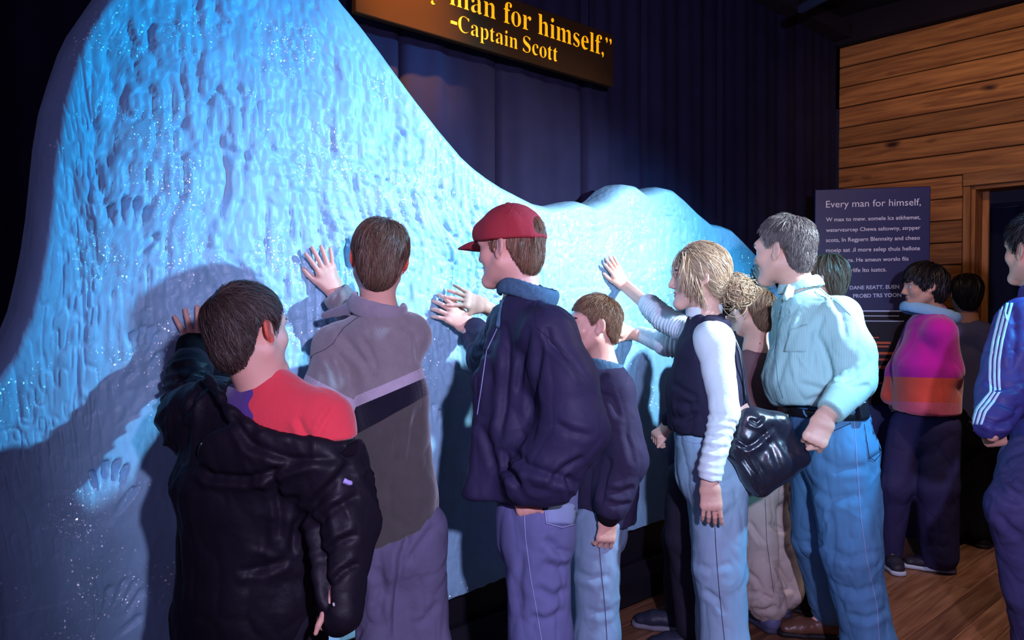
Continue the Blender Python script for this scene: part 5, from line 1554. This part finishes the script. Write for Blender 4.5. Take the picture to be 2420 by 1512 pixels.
v.seg(J['pv'], P(1665, 920, 3.13), (.13, .11), (.14, .105), ax=rt, k=.03); v.seg(P(1665, 920, 3.13), J['nb'] - UP * .05, (.14, .1), (.09, .07), ax=rt, k=.03)
v.seg(J['sl'], J['el'], .062, .055); v.seg(J['el'], P(1588, 992, 2.98), .05, .042)
f.garment('dark_top', v, cloth('plum_top', (44, 38, 58), .85), amp=.006, seed=95)
v = Vol(.006); v.seg(J['sr'], J['er'], .062, .056, k=.02); v.seg(J['er'], wallpt(1492, 789, .055), .052, .038, k=.02)
f.garment('white_sleeve', v, M_WHITE, amp=.003, freq=10, seed=96, rings=((J['sr'], J['er'] + UP * .0, .020, .005, .09),), label='white sleeve')
trousers(f, cloth('dark_slacks', (46, 42, 56), .7), {'l': [(J['hl'], .085), (J['kl'], .07), (J['al'] + UP * .02, .07)], 'r': [(J['hr'], .09), (J['kr'], .072), (J['ar'] + UP * .03, .06)]},
         [(J['pv'], J['pv'] - UP * .1, (.12, .10), (.12, .10))], seed=97, h=.008)
f.shoes(mat('navy_trainer', (44, 44, 62), .5), mat('grey_rubber', (120, 118, 130), .6), h=.006)

# ---- 7: the small boy in the brown T-shirt
f = Fig('blond_boy', 'small boy in a brown T-shirt and khaki trousers between the woman and the man',
        P(1784, 738, 3.28), .20, (-.55, .83, -.02), (.04, 0, 1), right=(.83, .55, 0))
f.joints(nb=P(1786, 822, 3.30), ch=P(1795, 930, 3.3), pv=P(1808, 1090, 3.34), sl=P(1735, 865, 3.27), sr=P(1838, 865, 3.36), el=P(1725, 960, 3.3), wl=P(1740, 1040, 3.35), er=P(1850, 960, 3.4), wr=P(1850, 1040, 3.45),
         hl=P(1783, 1130, 3.3), kl=P(1790, 1270, 3.3), al=P(1815, 1440, 3.34), hr=P(1832, 1130, 3.4), kr=P(1843, 1270, 3.42), ar=P(1850, 1420, 3.5), tl=(-.3, 1, 0), tr=(.4, .9, 0))
f.J['al'][2] = f.J['ar'][2] = .085
f.hands = [dict(w=f.J['w' + q], d=(0, .1, -1), n=(sg, -.3, 0), L=.14, s=-sg, e=f.J['e' + q], curl=(25, 25, 25, 25)) for q, sg in (('l', -1), ('r', 1))]
f.body(hand_h=.004, hh=.004, hb=.009)
f.hair(H_LIGHT, n=7140, length=.07, thick=.012, whorl=(.25, -.55, .8), width=0.00096, grav=.4, swirl=.4, seed=17, jitter=.15, lift=.003)
v = Vol(.006); J = f.J; rt = f.right
v.seg(P(1808, 1110, 3.34), P(1800, 960, 3.31), (.125, .10), (.125, .095), ax=rt, k=.03); v.seg(P(1800, 960, 3.31), P(1790, 850, 3.3), (.125, .09), (.10, .06), ax=rt, k=.03)
v.seg(J['sl'], J['sr'], .05, .05, k=.04)
for q in 'lr': v.seg(J['s' + q], J['s' + q] * .35 + J['e' + q] * .65, .054, .056, k=.02)
f.garment('t_shirt', v, cloth('brown_cotton', (118, 88, 92), .95), amp=.004, freq=9, seed=101, strokes=(([(1758, 815), (1785, 830), (1805, 828)], 4, .004),))
v = Vol(.004); v.ell(P(1796, 811, 3.235), (.004, .004, .005)); f.garment('pendant', v, M_DSOLE, amp=0)
M_KHAKI = cloth('khaki_cotton', (188, 174, 164), .85, bump=(60, .3))
o, cv, cf = trousers(f, M_KHAKI, {'l': [(J['hl'], .082), (J['kl'], .080), (P(1800, 1400, 3.32), .088), (J['al'] + UP * .03, .085)], 'r': [(J['hr'], .082), (J['kr'], .080), (P(1850, 1390, 3.46), .085), (J['ar'] + UP * .03, .08)]},
         [(J['pv'], J['pv'] - UP * .1, (.12, .10), (.12, .10))], seed=103, h=.006, amp=.008, freq=8, fine=.7,
         strokes=(([(1770, 1230), (1790, 1260), (1808, 1285)], 6, .010), ([(1815, 1235), (1840, 1250), (1860, 1255)], 6, .009), ([(1830, 1325), (1850, 1360), (1870, 1390)], 6, .010), ([(1765, 1350), (1790, 1370), (1805, 1400)], 6, .008), ([(1760, 1400), (1795, 1400), (1825, 1420)], 6, .008), ([(1820, 1390), (1850, 1395), (1875, 1390)], 6, .008), ([(1770, 1440), (1810, 1445), (1840, 1435)], 6, .007)))
cl = Cloth(cv, cf); f.put(cl.seam([(1808, 1180), (1812, 1280), (1828, 1400)], .001, 8), 'seam', M_DSTITCH, o)
f.shoes(mat('blue_grey_trainer', (92, 92, 128), .6), mat('dark_grey_sole', (60, 60, 80), .6), h=.006)

# ---- 8: the man in the mint shirt
M_SHSEAM = mat('mint_seam', (92, 132, 140), .9)
M_SHIRT = mat('mint_stripe_cotton', (170, 206, 204), .85, .15, vary=.05, bump=(60, .2))
nt = M_SHIRT.node_tree
wv = nt.nodes.new('ShaderNodeTexWave'); wv.inputs['Scale'].default_value = 48; wv.bands_direction = 'X'; wv.inputs['Distortion'].default_value = .6
tc = [n for n in nt.nodes if n.type == 'TEX_COORD'][0]
nt.links.new(tc.outputs['Object'], wv.inputs['Vector'])
mx = nt.nodes.new('ShaderNodeMix'); mx.data_type = 'RGBA'
src = nt.nodes['Principled BSDF'].inputs['Base Color'].links[0].from_socket
mr = nt.nodes.new('ShaderNodeMapRange'); mr.inputs['From Min'].default_value = .78; mr.inputs['To Max'].default_value = .28
nt.links.new(wv.outputs['Fac'], mr.inputs['Value']); nt.links.new(mr.outputs[0], mx.inputs[0]); nt.links.new(src, mx.inputs[6]); mx.inputs[7].default_value = (*lin((96, 150, 160)), 1)
nt.links.new(mx.outputs[2], nt.nodes['Principled BSDF'].inputs['Base Color'])
f = Fig('man', 'tall greying man in a mint striped shirt and blue jeans, fist by his front pocket',
        P(1852, 592, 2.93), .252, (-.70, .70, -.10), (-.08, .08, 1), right=(.5, .86, 0))
f.joints(nb=P(1893, 700, 2.93), ch=P(1935, 850, 2.93), pv=P(1970, 1010, 2.95), sl=P(1978, 752, 2.79), sr=P(1872, 735, 3.09), el=P(2020, 895, 2.72), wl=P(1950, 985, 2.60), er=P(1850, 890, 3.22), wr=P(1850, 990, 3.22),
         hl=P(1990, 1075, 2.90), kl=P(2012, 1310, 2.86), al=V(P(2062, 1500, 2.88)[0], 2.88, .085), hr=P(1935, 1080, 3.04), kr=P(1925, 1270, 3.14), ar=P(1958, 1465, 3.26), tr=(-.97, .12, 0), tl=(-.8, .5, 0))
f.J['ar'][2] = .085
f.hands = [dict(w=f.J['wl'], d=V(-.42, -.12, -.8), n=V(-.35, -1, .05), L=.19, s=-1, e=f.J['el'], curl=(64, 68, 70, 72), thumb=10, tcurl=30, spread=.4),
           dict(w=f.J['wr'], d=(0, .1, -1), n=(1, .3, 0), L=.18, s=1, e=f.J['er'], curl=(25, 25, 25, 25))]
f.body()
f.hair(H_GREY, n=8820, length=.05, thick=.010, whorl=(.05, -.5, .86), width=0.00084, grav=.3, swirl=.4, seed=18, jitter=.4, lift=.006, over=.014,
       ztab=(ZTAB[0], [0.092, 0.086, 0.07, 0.02, 0.018, 0.036, 0.014, -0.045, -0.078, -0.085]))
J = f.J; rt = f.right
v = Vol(.006)
v.seg(P(1950, 1000, 2.95), P(1920, 890, 2.93), (.175, .152), (.180, .172), ax=rt, k=.04)
v.seg(P(1920, 890, 2.93), P(1922, 790, 2.93), (.180, .17), (.185, .13), ax=rt, k=.04)
v.seg(P(1922, 790, 2.93), P(1905, 712, 2.93), (.16, .105), (.08, .07), ax=rt, k=.04)
v.seg(J['sl'], J['nb'] - UP * .03, .072, .06, k=.05); v.seg(J['sr'], J['nb'] - UP * .03, .07, .06, k=.05)
v.seg(J['sl'], P(2010, 830, 2.74), .082, .080, k=.03); v.seg(P(2010, 830, 2.74), J['el'], .080, .070, k=.03); v.seg(J['el'], P(1985, 948, 2.64), .069, .060, k=.03)
v.seg(J['sr'], J['er'], .075, .062, k=.03); v.seg(J['er'], J['wr'] + UP * .05, .06, .05, k=.03)
v.cut(P(1950, 968, 2.75), np.cross(P(2060, 945, 2.8) - P(1840, 962, 2.8), V(0, 1, 0)) * (1), .012) if False else v.cut(P(1945, 962, 2.7), V(-.05, -.12, -1), .012)
STK8 = [([(1870, 780), (1850, 860), (1835, 920)], 8, .006), ([(1900, 740), (1880, 790), (1870, 830)], 6, .005), ([(1945, 740), (1925, 800), (1920, 870)], 8, .009), ([(1925, 780), (1955, 850), (1965, 930)], 8, .012),
        ([(1985, 905), (1950, 935), (1900, 950)], 7, .008), ([(1990, 915), (1940, 920), (1885, 905)], 7, .007), ([(2050, 860), (2020, 890), (1990, 900)], 7, .008), ([(2055, 910), (2025, 915), (1995, 925)], 6, .007), ([(1960, 700), (1990, 740), (2000, 800)], 7, .005), ([(1835, 700), (1828, 760), (1822, 830)], 5, .006)]
o, cv, cf = f.garment('shirt', v, M_SHIRT, amp=.007, freq=7, seed=111, fine=.5, strokes=STK8, crisp=.004)
sh_cl = cl = Cloth(cv, cf)
f.put(cl.patch([(1868, 778), (1908, 765), (1905, 832), (1852, 832)], 8, 8, .003, .006), 'pocket', M_SHIRT, o)
f.put(cl.seam([(1850, 708), (1840, 760), (1832, 830), (1838, 900), (1850, 940)], .0012, 8), 'placket', M_SHSEAM, o)
for x, y in ((1849, 709), (1843, 737)):
    p, n = cl.hit(x, y); b = Vol(.002); b.ell(p + n * .002, (.0048, .0048, .0048)); f.garment('button', b, M_SOLE, amp=0, parent=o)
f.put(cl.seam([(1928, 632), (1945, 690), (1985, 720), (2010, 745)], .0010, 8), 'yoke_seam', M_SHSEAM, o)
v = Vol(.0045)
cfr = frame((-.75, .60, -.22), (-.25, .15, 1))
ring(v, P(1890, 672, 2.93), cfr[0], cfr[1], .072, .078, .006, .024, flare=-.35)
v.seg(P(1868, 690, 2.86), P(1852, 706, 2.84), (.022, .006), (.010, .005), ax=UP, k=.012); v.seg(P(1868, 678, 2.86), P(1856, 700, 2.83), (.014, .006), (.010, .005), ax=UP, k=.012)
f.garment('collar', v, M_SHIRT, amp=.001)
c = Vol(.005); c.seg(P(1988, 942, 2.64), P(1962, 972, 2.61), .058, .050, k=.01); c.cut(P(1960, 975, 2.61), P(1950, 985, 2.60) - P(1988, 942, 2.64))
f.garment('cuff', c, M_SHIRT, amp=.002)
M_MDEN = denim('mid_blue_denim', (84, 130, 168))
o, cv, cf = trousers(f, M_MDEN, {'l': [(J['hl'], .132), (J['kl'], .106), (P(2052, 1520, 2.87), .092), (J['al'] + UP * .01, .09)], 'r': [(J['hr'], .112), (J['kr'], .088), (J['ar'] + UP * .04, .074)]},
         [(P(1955, 980, 2.95), P(1978, 1070, 2.95), (.158, .142), (.160, .150))], seed=118, amp=.007, fine=.5, name='jeans', crisp=.0035,
         strokes=(([(1930, 1080), (1980, 1110), (2060, 1100)], 9, .007), ([(1900, 1130), (1960, 1180), (2040, 1170)], 10, .007), ([(1960, 1300), (2010, 1320), (2080, 1300)], 10, .008), ([(1985, 1390), (2030, 1400), (2090, 1380)], 9, .008), ([(2000, 1450), (2050, 1460), (2100, 1440)], 8, .008), ([(1900, 1280), (1925, 1290), (1945, 1280)], 7, .008)))
cl = Cloth(cv, cf)
f.put(cl.seam([(2018, 975), (2024, 1080), (2034, 1220), (2048, 1320), (2072, 1430), (2078, 1512), (2082, 1580)], .0015, 8), 'seam', M_STITCH, o)
pk = f.put(cl.patch([(2038, 1000), (2078, 985), (2082, 1065), (2052, 1085)], 6, 6, .003, .006), 'back_pocket', M_MDEN, o)
f.put(cl.seam([(2040, 1001), (2053, 1082), (2066, 1088), (2081, 1070)], .0012, 5, .004), 'stitching', M_DSTITCH, pk)
f.put(cl.seam([(1915, 1015), (1960, 1022), (2010, 1000)], .0013, 6, .001), 'pocket_edge', M_DSTITCH, o)
bl = Vol(.005); bc_ = P(1950, 972, 2.945)
ring(bl, bc_, rt, f.fwd, .160, .150, .006, .017, n=28, up=nrm(V(.05, .02, 1)))
belt, bv2, bf2 = f.garment('belt', bl, mat('black_belt', (24, 22, 28), .4, .5), amp=0)
f.put(Cloth(bv2, bf2).seam([(1898, 966), (1902, 978), (1908, 985)], .004, 4, .002), 'belt_loop', M_MDEN, belt)
ph_ = V(*P(2037, 958, 2.80)); fr = frame((.3, -1, .05), (-.18, 0, 1))
pv_ = Vol(.004); pv_.box(ph_, (.022, .013, .050), fr, .007); hol, hv_, hf_ = f.garment('phone_holster', pv_, mat('black_plastic', (30, 30, 40), .5), amp=0, label='black phone holster clipped to the belt')
pl_ = Plane(ph_ + fr[1] * .014, -fr[0] if np.dot(fr[0], (1, 0, 0)) < 0 else fr[0], fr[2])
MB().box(ph_ + fr[1] * .0135 + fr[2] * .012, fr[0] * .008, fr[1] * .0006, fr[2] * .0015).obj('mark', M_SOLE, hol, base=f.base)
hd = f.hands[0]; d_, n_ = nrm(hd['d']), nrm(hd['n'] - nrm(hd['d']) * np.dot(hd['n'], nrm(hd['d']))); x_ = np.cross(d_, n_) * hd['s']; L = hd['L']
c = hd['w'] + d_ * .50 * L - x_ * .055 * L - n_ * .055 * L
a_, b_ = x_, nrm(d_ - n_ * -.6)
f.put(MB().tube([c + (a_ * math.cos(t) + b_ * math.sin(t)) * .0118 for t in np.linspace(0, 2 * math.pi, 15)[:-1]], .0018, 6, closed=True), 'ring', mat('gold', (220, 170, 80), .25, metal=1.0), label='gold wedding band')
f.shoes(mat('brown_leather', (96, 62, 46), .42, .5, vary=.2), M_DSOLE, L=.30, which='r', h=.005); f.shoes(mat('brown_leather_near', (96, 62, 46), .42), M_DSOLE, L=.30, which='l', h=.009)

# ---- 9: the woman behind the man
f = Fig('far_woman', 'brown-haired person behind the man, pale blue sleeve reaching far along the ice',
        P(1948, 660, 3.52), .222, (-.75, .66, 0), right=(.66, .75, 0))
f.joints(nb=P(1955, 738, 3.52), ch=P(1955, 850, 3.52), pv=P(1955, 1020, 3.52), sl=P(2000, 775, 3.42), sr=P(1910, 770, 3.62), el=P(2000, 900, 3.42), wl=P(1985, 1000, 3.40), er=P(1862, 742, 3.92), wr=wallpt(1799, 692, .04))
f.hands = [dict(w=f.J['wl'], d=(0, .1, -1), n=(1, -.3, 0), L=.16, s=-1, e=f.J['el'], curl=(25, 25, 25, 25)),
           flat_hand((1799, 692), (1776, 616), 1, .185, f.J['er'], spread=.4, thumb=18, arm=.06)]
f.body(hand_h=.004, hh=.006)
f.hair(H_BROWN, n=1500, length=.14, thick=.014, width=.003, grav=.6, seed=19, jitter=.12, over=.06, whorl=(0, .1, 1))
v = Vol(.008); J = f.J; rt = f.right
v.seg(J['pv'], J['ch'], (.16, .13), (.16, .115), ax=rt, k=.03); v.seg(J['ch'], J['nb'] - UP * .03, (.15, .1), (.08, .07), ax=rt, k=.03); v.seg(J['sl'], J['sr'], .065, .065, k=.04)
v.seg(J['sl'], J['el'], .065, .06); v.seg(J['el'], J['wl'], .055, .045); v.seg(J['sr'], J['er'], .062, .056, k=.02); v.seg(J['er'], wallpt(1806, 697, .05), .055, .044, k=.02)
f.garment('pale_blue_top', v, cloth('pale_blue_cotton_top', (150, 190, 220), .9), amp=.006, seed=121)
trousers(f, cloth('dark_jeans', (38, 38, 60), .9), {q: [(J['h' + q], .09), (J['k' + q], .075), (J['a' + q] + UP * .01, .07)] for q in 'lr'}, [(J['pv'], J['pv'] - UP * .1, (.14, .11), (.13, .11))], seed=122, h=.009)
f.shoes(mat('black_shoe', (28, 26, 32), .5), M_DSOLE, h=.007)

# ---- 10: the walking woman in magenta
M_MAG = mat('magenta_fleece', (190, 24, 150), .95, .1, bump=(120, .3), vary=.12, vscale=7, sheen=.4, layers=(('orange', (232, 84, 66)), ('pink', (226, 96, 120))))
f = Fig('magenta_woman', 'black-haired woman in a magenta jacket with pale blue collar walking past the text panel',
        P(2184, 676, 4.05), .232, (-.97, .16, -.08), (-.10, 0, 1), skin=M_SKIN2, right=(.2, .97, 0))
f.joints(nb=P(2206, 745, 4.08), ch=P(2195, 850, 4.06), pv=P(2192, 985, 4.08), sl=P(2222, 785, 3.93), sr=P(2175, 775, 4.2), el=P(2240, 880, 3.93), wl=P(2195, 972, 3.96), er=P(2125, 880, 4.22), wr=P(2130, 955, 4.2),
         hl=P(2215, 1010, 4.02), kl=P(2212, 1150, 4.03), al=P(2228, 1320, 4.06), hr=P(2150, 1010, 4.12), kr=P(2118, 1150, 4.10), ar=P(2103, 1312, 4.16), tl=(-.85, .35, 0), tr=(-.2, -.9, 0))
f.J['al'][2] = f.J['ar'][2] = .085
f.hands = [dict(w=f.J['w' + q], d=(-.3, .3, -.1), n=(.4, -.9, 0), L=.12, s=-1, e=f.J['e' + q], curl=(60, 60, 60, 60)) for q in 'lr']
f.body(hand_h=.004, hh=.0045)
f.hair(H_BLACK, n=5040, length=.09, thick=.018, width=.0026, grav=.5, seed=20, jitter=.2, over=.04, lift=.004, ztab=(ZTAB[0], [.07, .06, .04, -.03, -.05, -.05, -.06, -.075, -.09, -.10]))
J = f.J; rt = f.right
v = Vol(.007)
v.seg(P(2190, 990, 4.08), P(2190, 870, 4.06), (.185, .165), (.185, .165), ax=rt, k=.03); v.seg(P(2190, 870, 4.06), P(2198, 780, 4.07), (.185, .15), (.15, .115), ax=rt, k=.03); v.seg(P(2198, 780, 4.07), J['nb'], (.13, .1), (.08, .07), ax=rt, k=.03)
v.seg(J['sl'], J['nb'] - UP * .06, .07, .06, k=.04); v.seg(J['sl'], J['el'], .072, .066, k=.03); v.seg(J['el'], P(2200, 965, 3.95), .062, .05, k=.04)
v.seg(J['sr'], J['er'], .075, .07, k=.03); v.seg(J['er'], P(2102, 935, 4.2), .065, .05, k=.03)
v.cut(P(2190, 978, 4.0), V(0, 0, -1), .01)
def at10(q):
    px, py = project(q); y0 = 892 + (px - 2180) * .03
    return {'orange': (py - y0) * .001, 'pink': np.minimum(py - y0 - 58, 400 - py + y0) * .001}
f.garment('jacket', v, M_MAG, amp=.007, freq=6, seed=131, at_fn=at10)
v = Vol(.006); cfr = frame((-.93, .2, .25), (.28, 0, 1))
ring(v, P(2198, 738, 4.07), cfr[0], cfr[1], .095, .135, .020, .030)
f.garment('collar', v, cloth('pale_blue_fleece', (150, 194, 224), .95, bump=(150, .4)), amp=.003, label='wide pale blue fleece collar')
trousers(f, cloth('dark_blue_trousers', (50, 46, 84), .75), {'l': [(J['hl'], .115), (J['kl'], .105), (P(2222, 1312, 4.055), .092)], 'r': [(J['hr'], .105), (J['kr'], .082), (P(2104, 1304, 4.16), .064)]},
         [(J['pv'], J['pv'] - UP * .1, (.15, .13), (.15, .13))], seed=133, h=.007, amp=.006)
f.shoes(mat('dark_sneaker', (40, 36, 52), .5), mat('bluish_sole', (176, 186, 200), .6), h=.005)

# ---- 11: the dark-haired person behind her
f = Fig('back_person', 'dark-haired person in a grey blue top and black trousers by the doorway casing',
        P(2283, 694, 4.48), .228, (.25, .96, 0), skin=M_SKIN2, right=(.96, -.25, 0))
f.joints(nb=P(2287, 765, 4.48), ch=P(2290, 850, 4.48), pv=P(2285, 985, 4.48), sl=P(2240, 790, 4.5), sr=P(2328, 790, 4.40), el=P(2236, 890, 4.5), wl=P(2240, 970, 4.5), er=P(2336, 890, 4.38), wr=P(2322, 970, 4.36))
f.hands = [dict(w=f.J['w' + q], d=(0, 0, -1), n=(sg, -.2, 0), L=.16, s=-sg, e=f.J['e' + q], curl=(30, 30, 30, 30)) for q, sg in (('l', -1), ('r', 1))]
f.body(hand_h=.004, hh=.006)
f.hair(H_BLACK, n=1800, length=.16, thick=.016, width=.003, grav=.8, seed=22, jitter=.15, over=.08, whorl=(0, 0, 1), ztab=(ZTAB[0], [.07, .06, .04, -.03, -.05, -.06, -.08, -.095, -.11, -.115]))
J = f.J; rt = f.right; v = Vol(.008)
v.seg(J['pv'], J['ch'], (.16, .12), (.16, .11), ax=rt, k=.03); v.seg(J['ch'], J['nb'] - UP * .02, (.15, .1), (.07, .065), ax=rt, k=.03); v.seg(J['sl'], J['sr'], .062, .062, k=.04)
for q in 'lr': v.seg(J['s' + q], J['e' + q], .068, .062); v.seg(J['e' + q], J['w' + q], .06, .045)
f.garment('grey_blue_top', v, cloth('grey_blue_sweat', (96, 98, 142), .95), amp=.007, seed=141)
trousers(f, cloth('black_trousers', (24, 22, 28), .9), {q: [(J['h' + q], .10), (J['k' + q], .085), (J['a' + q] + UP * .01, .08)] for q in 'lr'}, [(J['pv'] + UP * .04, J['pv'] - UP * .1, (.15, .12), (.14, .12))], seed=142, h=.009)
f.shoes(mat('black_boot', (30, 26, 28), .5), M_DSOLE, h=.007)

# ---- 12: the visitor in the striped tracksuit top at the edge of the picture
M_TRACK = mat('violet_blue_nylon', (62, 56, 122), .55, .3, bump=(40, .25), vary=.08, vscale=8)
f = Fig('tracksuit_visitor', 'visitor in a violet blue track jacket with three pale sleeve stripes beside the doorway',
        P(2450, 590, 2.72), .238, (-.24, .97, -.03), skin=M_SKIN2, right=(.69, .72, 0))
f.joints(nb=P(2470, 692, 2.74), ch=P(2490, 850, 2.76), pv=P(2490, 1070, 2.80), sl=P(2420, 765, 2.66), sr=P(2530, 740, 2.92), el=P(2378, 930, 2.60), wl=P(2345, 1030, 2.50), er=P(2590, 900, 2.95), wr=P(2580, 1040, 2.9),
         hl=P(2450, 1100, 2.72), kl=P(2398, 1200, 2.56), al=P(2480, 1460, 2.72), hr=P(2540, 1110, 2.9), kr=P(2560, 1300, 2.95), ar=P(2580, 1500, 3.0), tl=(-.6, .75, 0))
f.J['ar'][2] = .085; f.J['al'][2] = .085
f.hands = [dict(w=P(2338, 1012, 2.53), d=V(.55, .35, -.75), n=V(-.6, -.75, -.2), L=.15, s=1, e=f.J['el'], arm=.02, curl=(55, 55, 55, 55), spread=.3, thumb=14),
           dict(w=f.J['wr'], d=(0, 0, -1), n=(1, -.2, 0), L=.175, s=1, e=f.J['er'], curl=(30, 30, 30, 30))]
f.body()
f.hair(H_BLACK, n=6300, length=.07, thick=.016, width=0.00120, grav=.25, seed=23, jitter=.4, lift=.012, over=.012)
J = f.J; rt = f.right; v = Vol(.006)
v.seg(P(2492, 1040, 2.79), P(2490, 850, 2.76), (.185, .14), (.185, .13), ax=rt, k=.03); v.seg(P(2490, 850, 2.76), P(2478, 720, 2.75), (.17, .11), (.085, .075), ax=rt, k=.03)
v.seg(J['sl'], J['nb'] - UP * .03, .07, .06, k=.05); v.seg(J['sr'], J['nb'] - UP * .03, .07, .06, k=.05)
v.seg(J['sl'], P(2395, 850, 2.62), .085, .084, k=.03); v.seg(P(2395, 850, 2.62), J['el'], .084, .082, k=.03); v.seg(J['el'], P(2345, 1000, 2.52), .086, .060, k=.03)
v.seg(J['sr'], J['er'], .08, .075, k=.03); v.seg(J['er'], J['wr'] + UP * .05, .075, .06, k=.03)
v.cut(P(2460, 1050, 2.7), V(.1, 0, -1), .01)
o, cv, cf = f.garment('track_jacket', v, M_TRACK, amp=.008, freq=6.5, seed=151, fine=.4, crisp=.005,
      strokes=(([(2330, 900), (2370, 915), (2410, 920)], 8, .010), ([(2330, 940), (2370, 950), (2415, 970)], 8, .011), ([(2310, 985), (2350, 1000), (2400, 1000)], 7, .009), ([(2395, 720), (2400, 800), (2390, 870)], 9, .007), ([(2345, 1015), (2390, 990), (2420, 960)], 7, .009)))
cl = Cloth(cv, cf)
M_STRIPE = mat('pale_stripe_tape', (200, 224, 240), .6)
path = [(2381, 716), (2369, 760), (2358, 805), (2351, 850), (2350, 890), (2352, 925), (2336, 946), (2318, 968), (2308, 1003)]
for i in range(3):
    off = (i - 1) * 10.5
    up_ = [(x + off - 3, y + (off * .25 if 6 <= j < 8 else 0)) for j, (x, y) in enumerate(path)]; dn_ = [(x + off + 3.2, y + (off * .25 if 6 <= j < 8 else 0) + (3 if 6 <= j < 8 else 0)) for j, (x, y) in enumerate(path)]
    f.put(cl.patch((up_, dn_), 44, 2, .0015, .003), 'stripe', M_STRIPE, o)
v = Vol(.005); cfr = frame((-.72, .66, .1), (.1, 0, 1))
ring(v, P(2470, 695, 2.74), cfr[0], cfr[1], .070, .074, .009, .028, 90, 450, dip=.004)
f.garment('collar', v, M_TRACK, amp=.002)
v = Vol(.005); ring(v, P(2468, 690, 2.74), cfr[0], cfr[1], .060, .064, .006, .026); f.garment('undershirt', v, mat('pale_blue_knit', (150, 190, 214), .9), amp=0)
trousers(f, cloth('grey_violet_track_trousers', (70, 68, 112), .65), {'l': [(J['hl'], .118), (J['kl'], .086), (J['al'] * .45 + J['kl'] * .55, .084), (J['al'] + UP * .02, .092)], 'r': [(J['hr'], .12), (J['kr'], .10), (J['ar'] + UP * .03, .09)]},
         [(P(2495, 1030, 2.79), P(2490, 1110, 2.8), (.165, .14), (.165, .14))], seed=153, amp=.006, fine=.5, crisp=.004, strokes=(([(2345, 1130), (2375, 1170), (2420, 1190)], 9, .008), ([(2370, 1080), (2390, 1140), (2420, 1160)], 8, .006), ([(2350, 1210), (2385, 1245), (2420, 1270)], 9, .008)))
f.shoes(mat('white_sneaker', (180, 180, 190), .5), h=.008)

# ---- 13: the dark head beyond the small boy
f = Fig('dark_haired_child', 'dark-haired child almost hidden between the bun of the woman and the small boy',
        P(1745, 716, 3.62), .215, (-.8, .6, 0), right=(.6, .8, 0))
f.joints(nb=P(1748, 788, 3.62), ch=P(1750, 880, 3.62), pv=P(1755, 1030, 3.62), sl=P(1715, 815, 3.55), sr=P(1785, 815, 3.7), el=P(1710, 900, 3.55), wl=P(1715, 985, 3.55), er=P(1790, 900, 3.72), wr=P(1785, 985, 3.72))
f.hands = [dict(w=f.J['w' + q], d=(0, 0, -1), n=(sg, -.2, 0), L=.15, s=-sg, e=f.J['e' + q], curl=(30, 30, 30, 30)) for q, sg in (('l', -1), ('r', 1))]
f.body(hand_h=.005, hh=.006)
f.hair(H_DARK, n=1500, length=.06, width=.003, seed=24)
J = f.J; rt = f.right; v = Vol(.009)
v.seg(J['pv'], J['ch'], (.13, .1), (.135, .1), ax=rt, k=.03); v.seg(J['ch'], J['nb'] - UP * .02, (.13, .09), (.065, .06), ax=rt, k=.03); v.seg(J['sl'], J['sr'], .055, .055, k=.04)
for q in 'lr': v.seg(J['s' + q], J['e' + q], .058, .052); v.seg(J['e' + q], J['w' + q], .05, .04)
f.garment('dark_sweater', v, cloth('black_sweater', (28, 26, 34), .95), amp=.006, seed=161)
trousers(f, cloth('black_jeans', (30, 28, 36), .9), {q: [(J['h' + q], .085), (J['k' + q], .07), (J['a' + q] + UP * .01, .065)] for q in 'lr'}, [(J['pv'], J['pv'] - UP * .1, (.12, .1), (.12, .1))], seed=162, h=.009)
f.shoes(mat('dark_grey_shoe', (40, 38, 44), .5), M_DSOLE, h=.008)
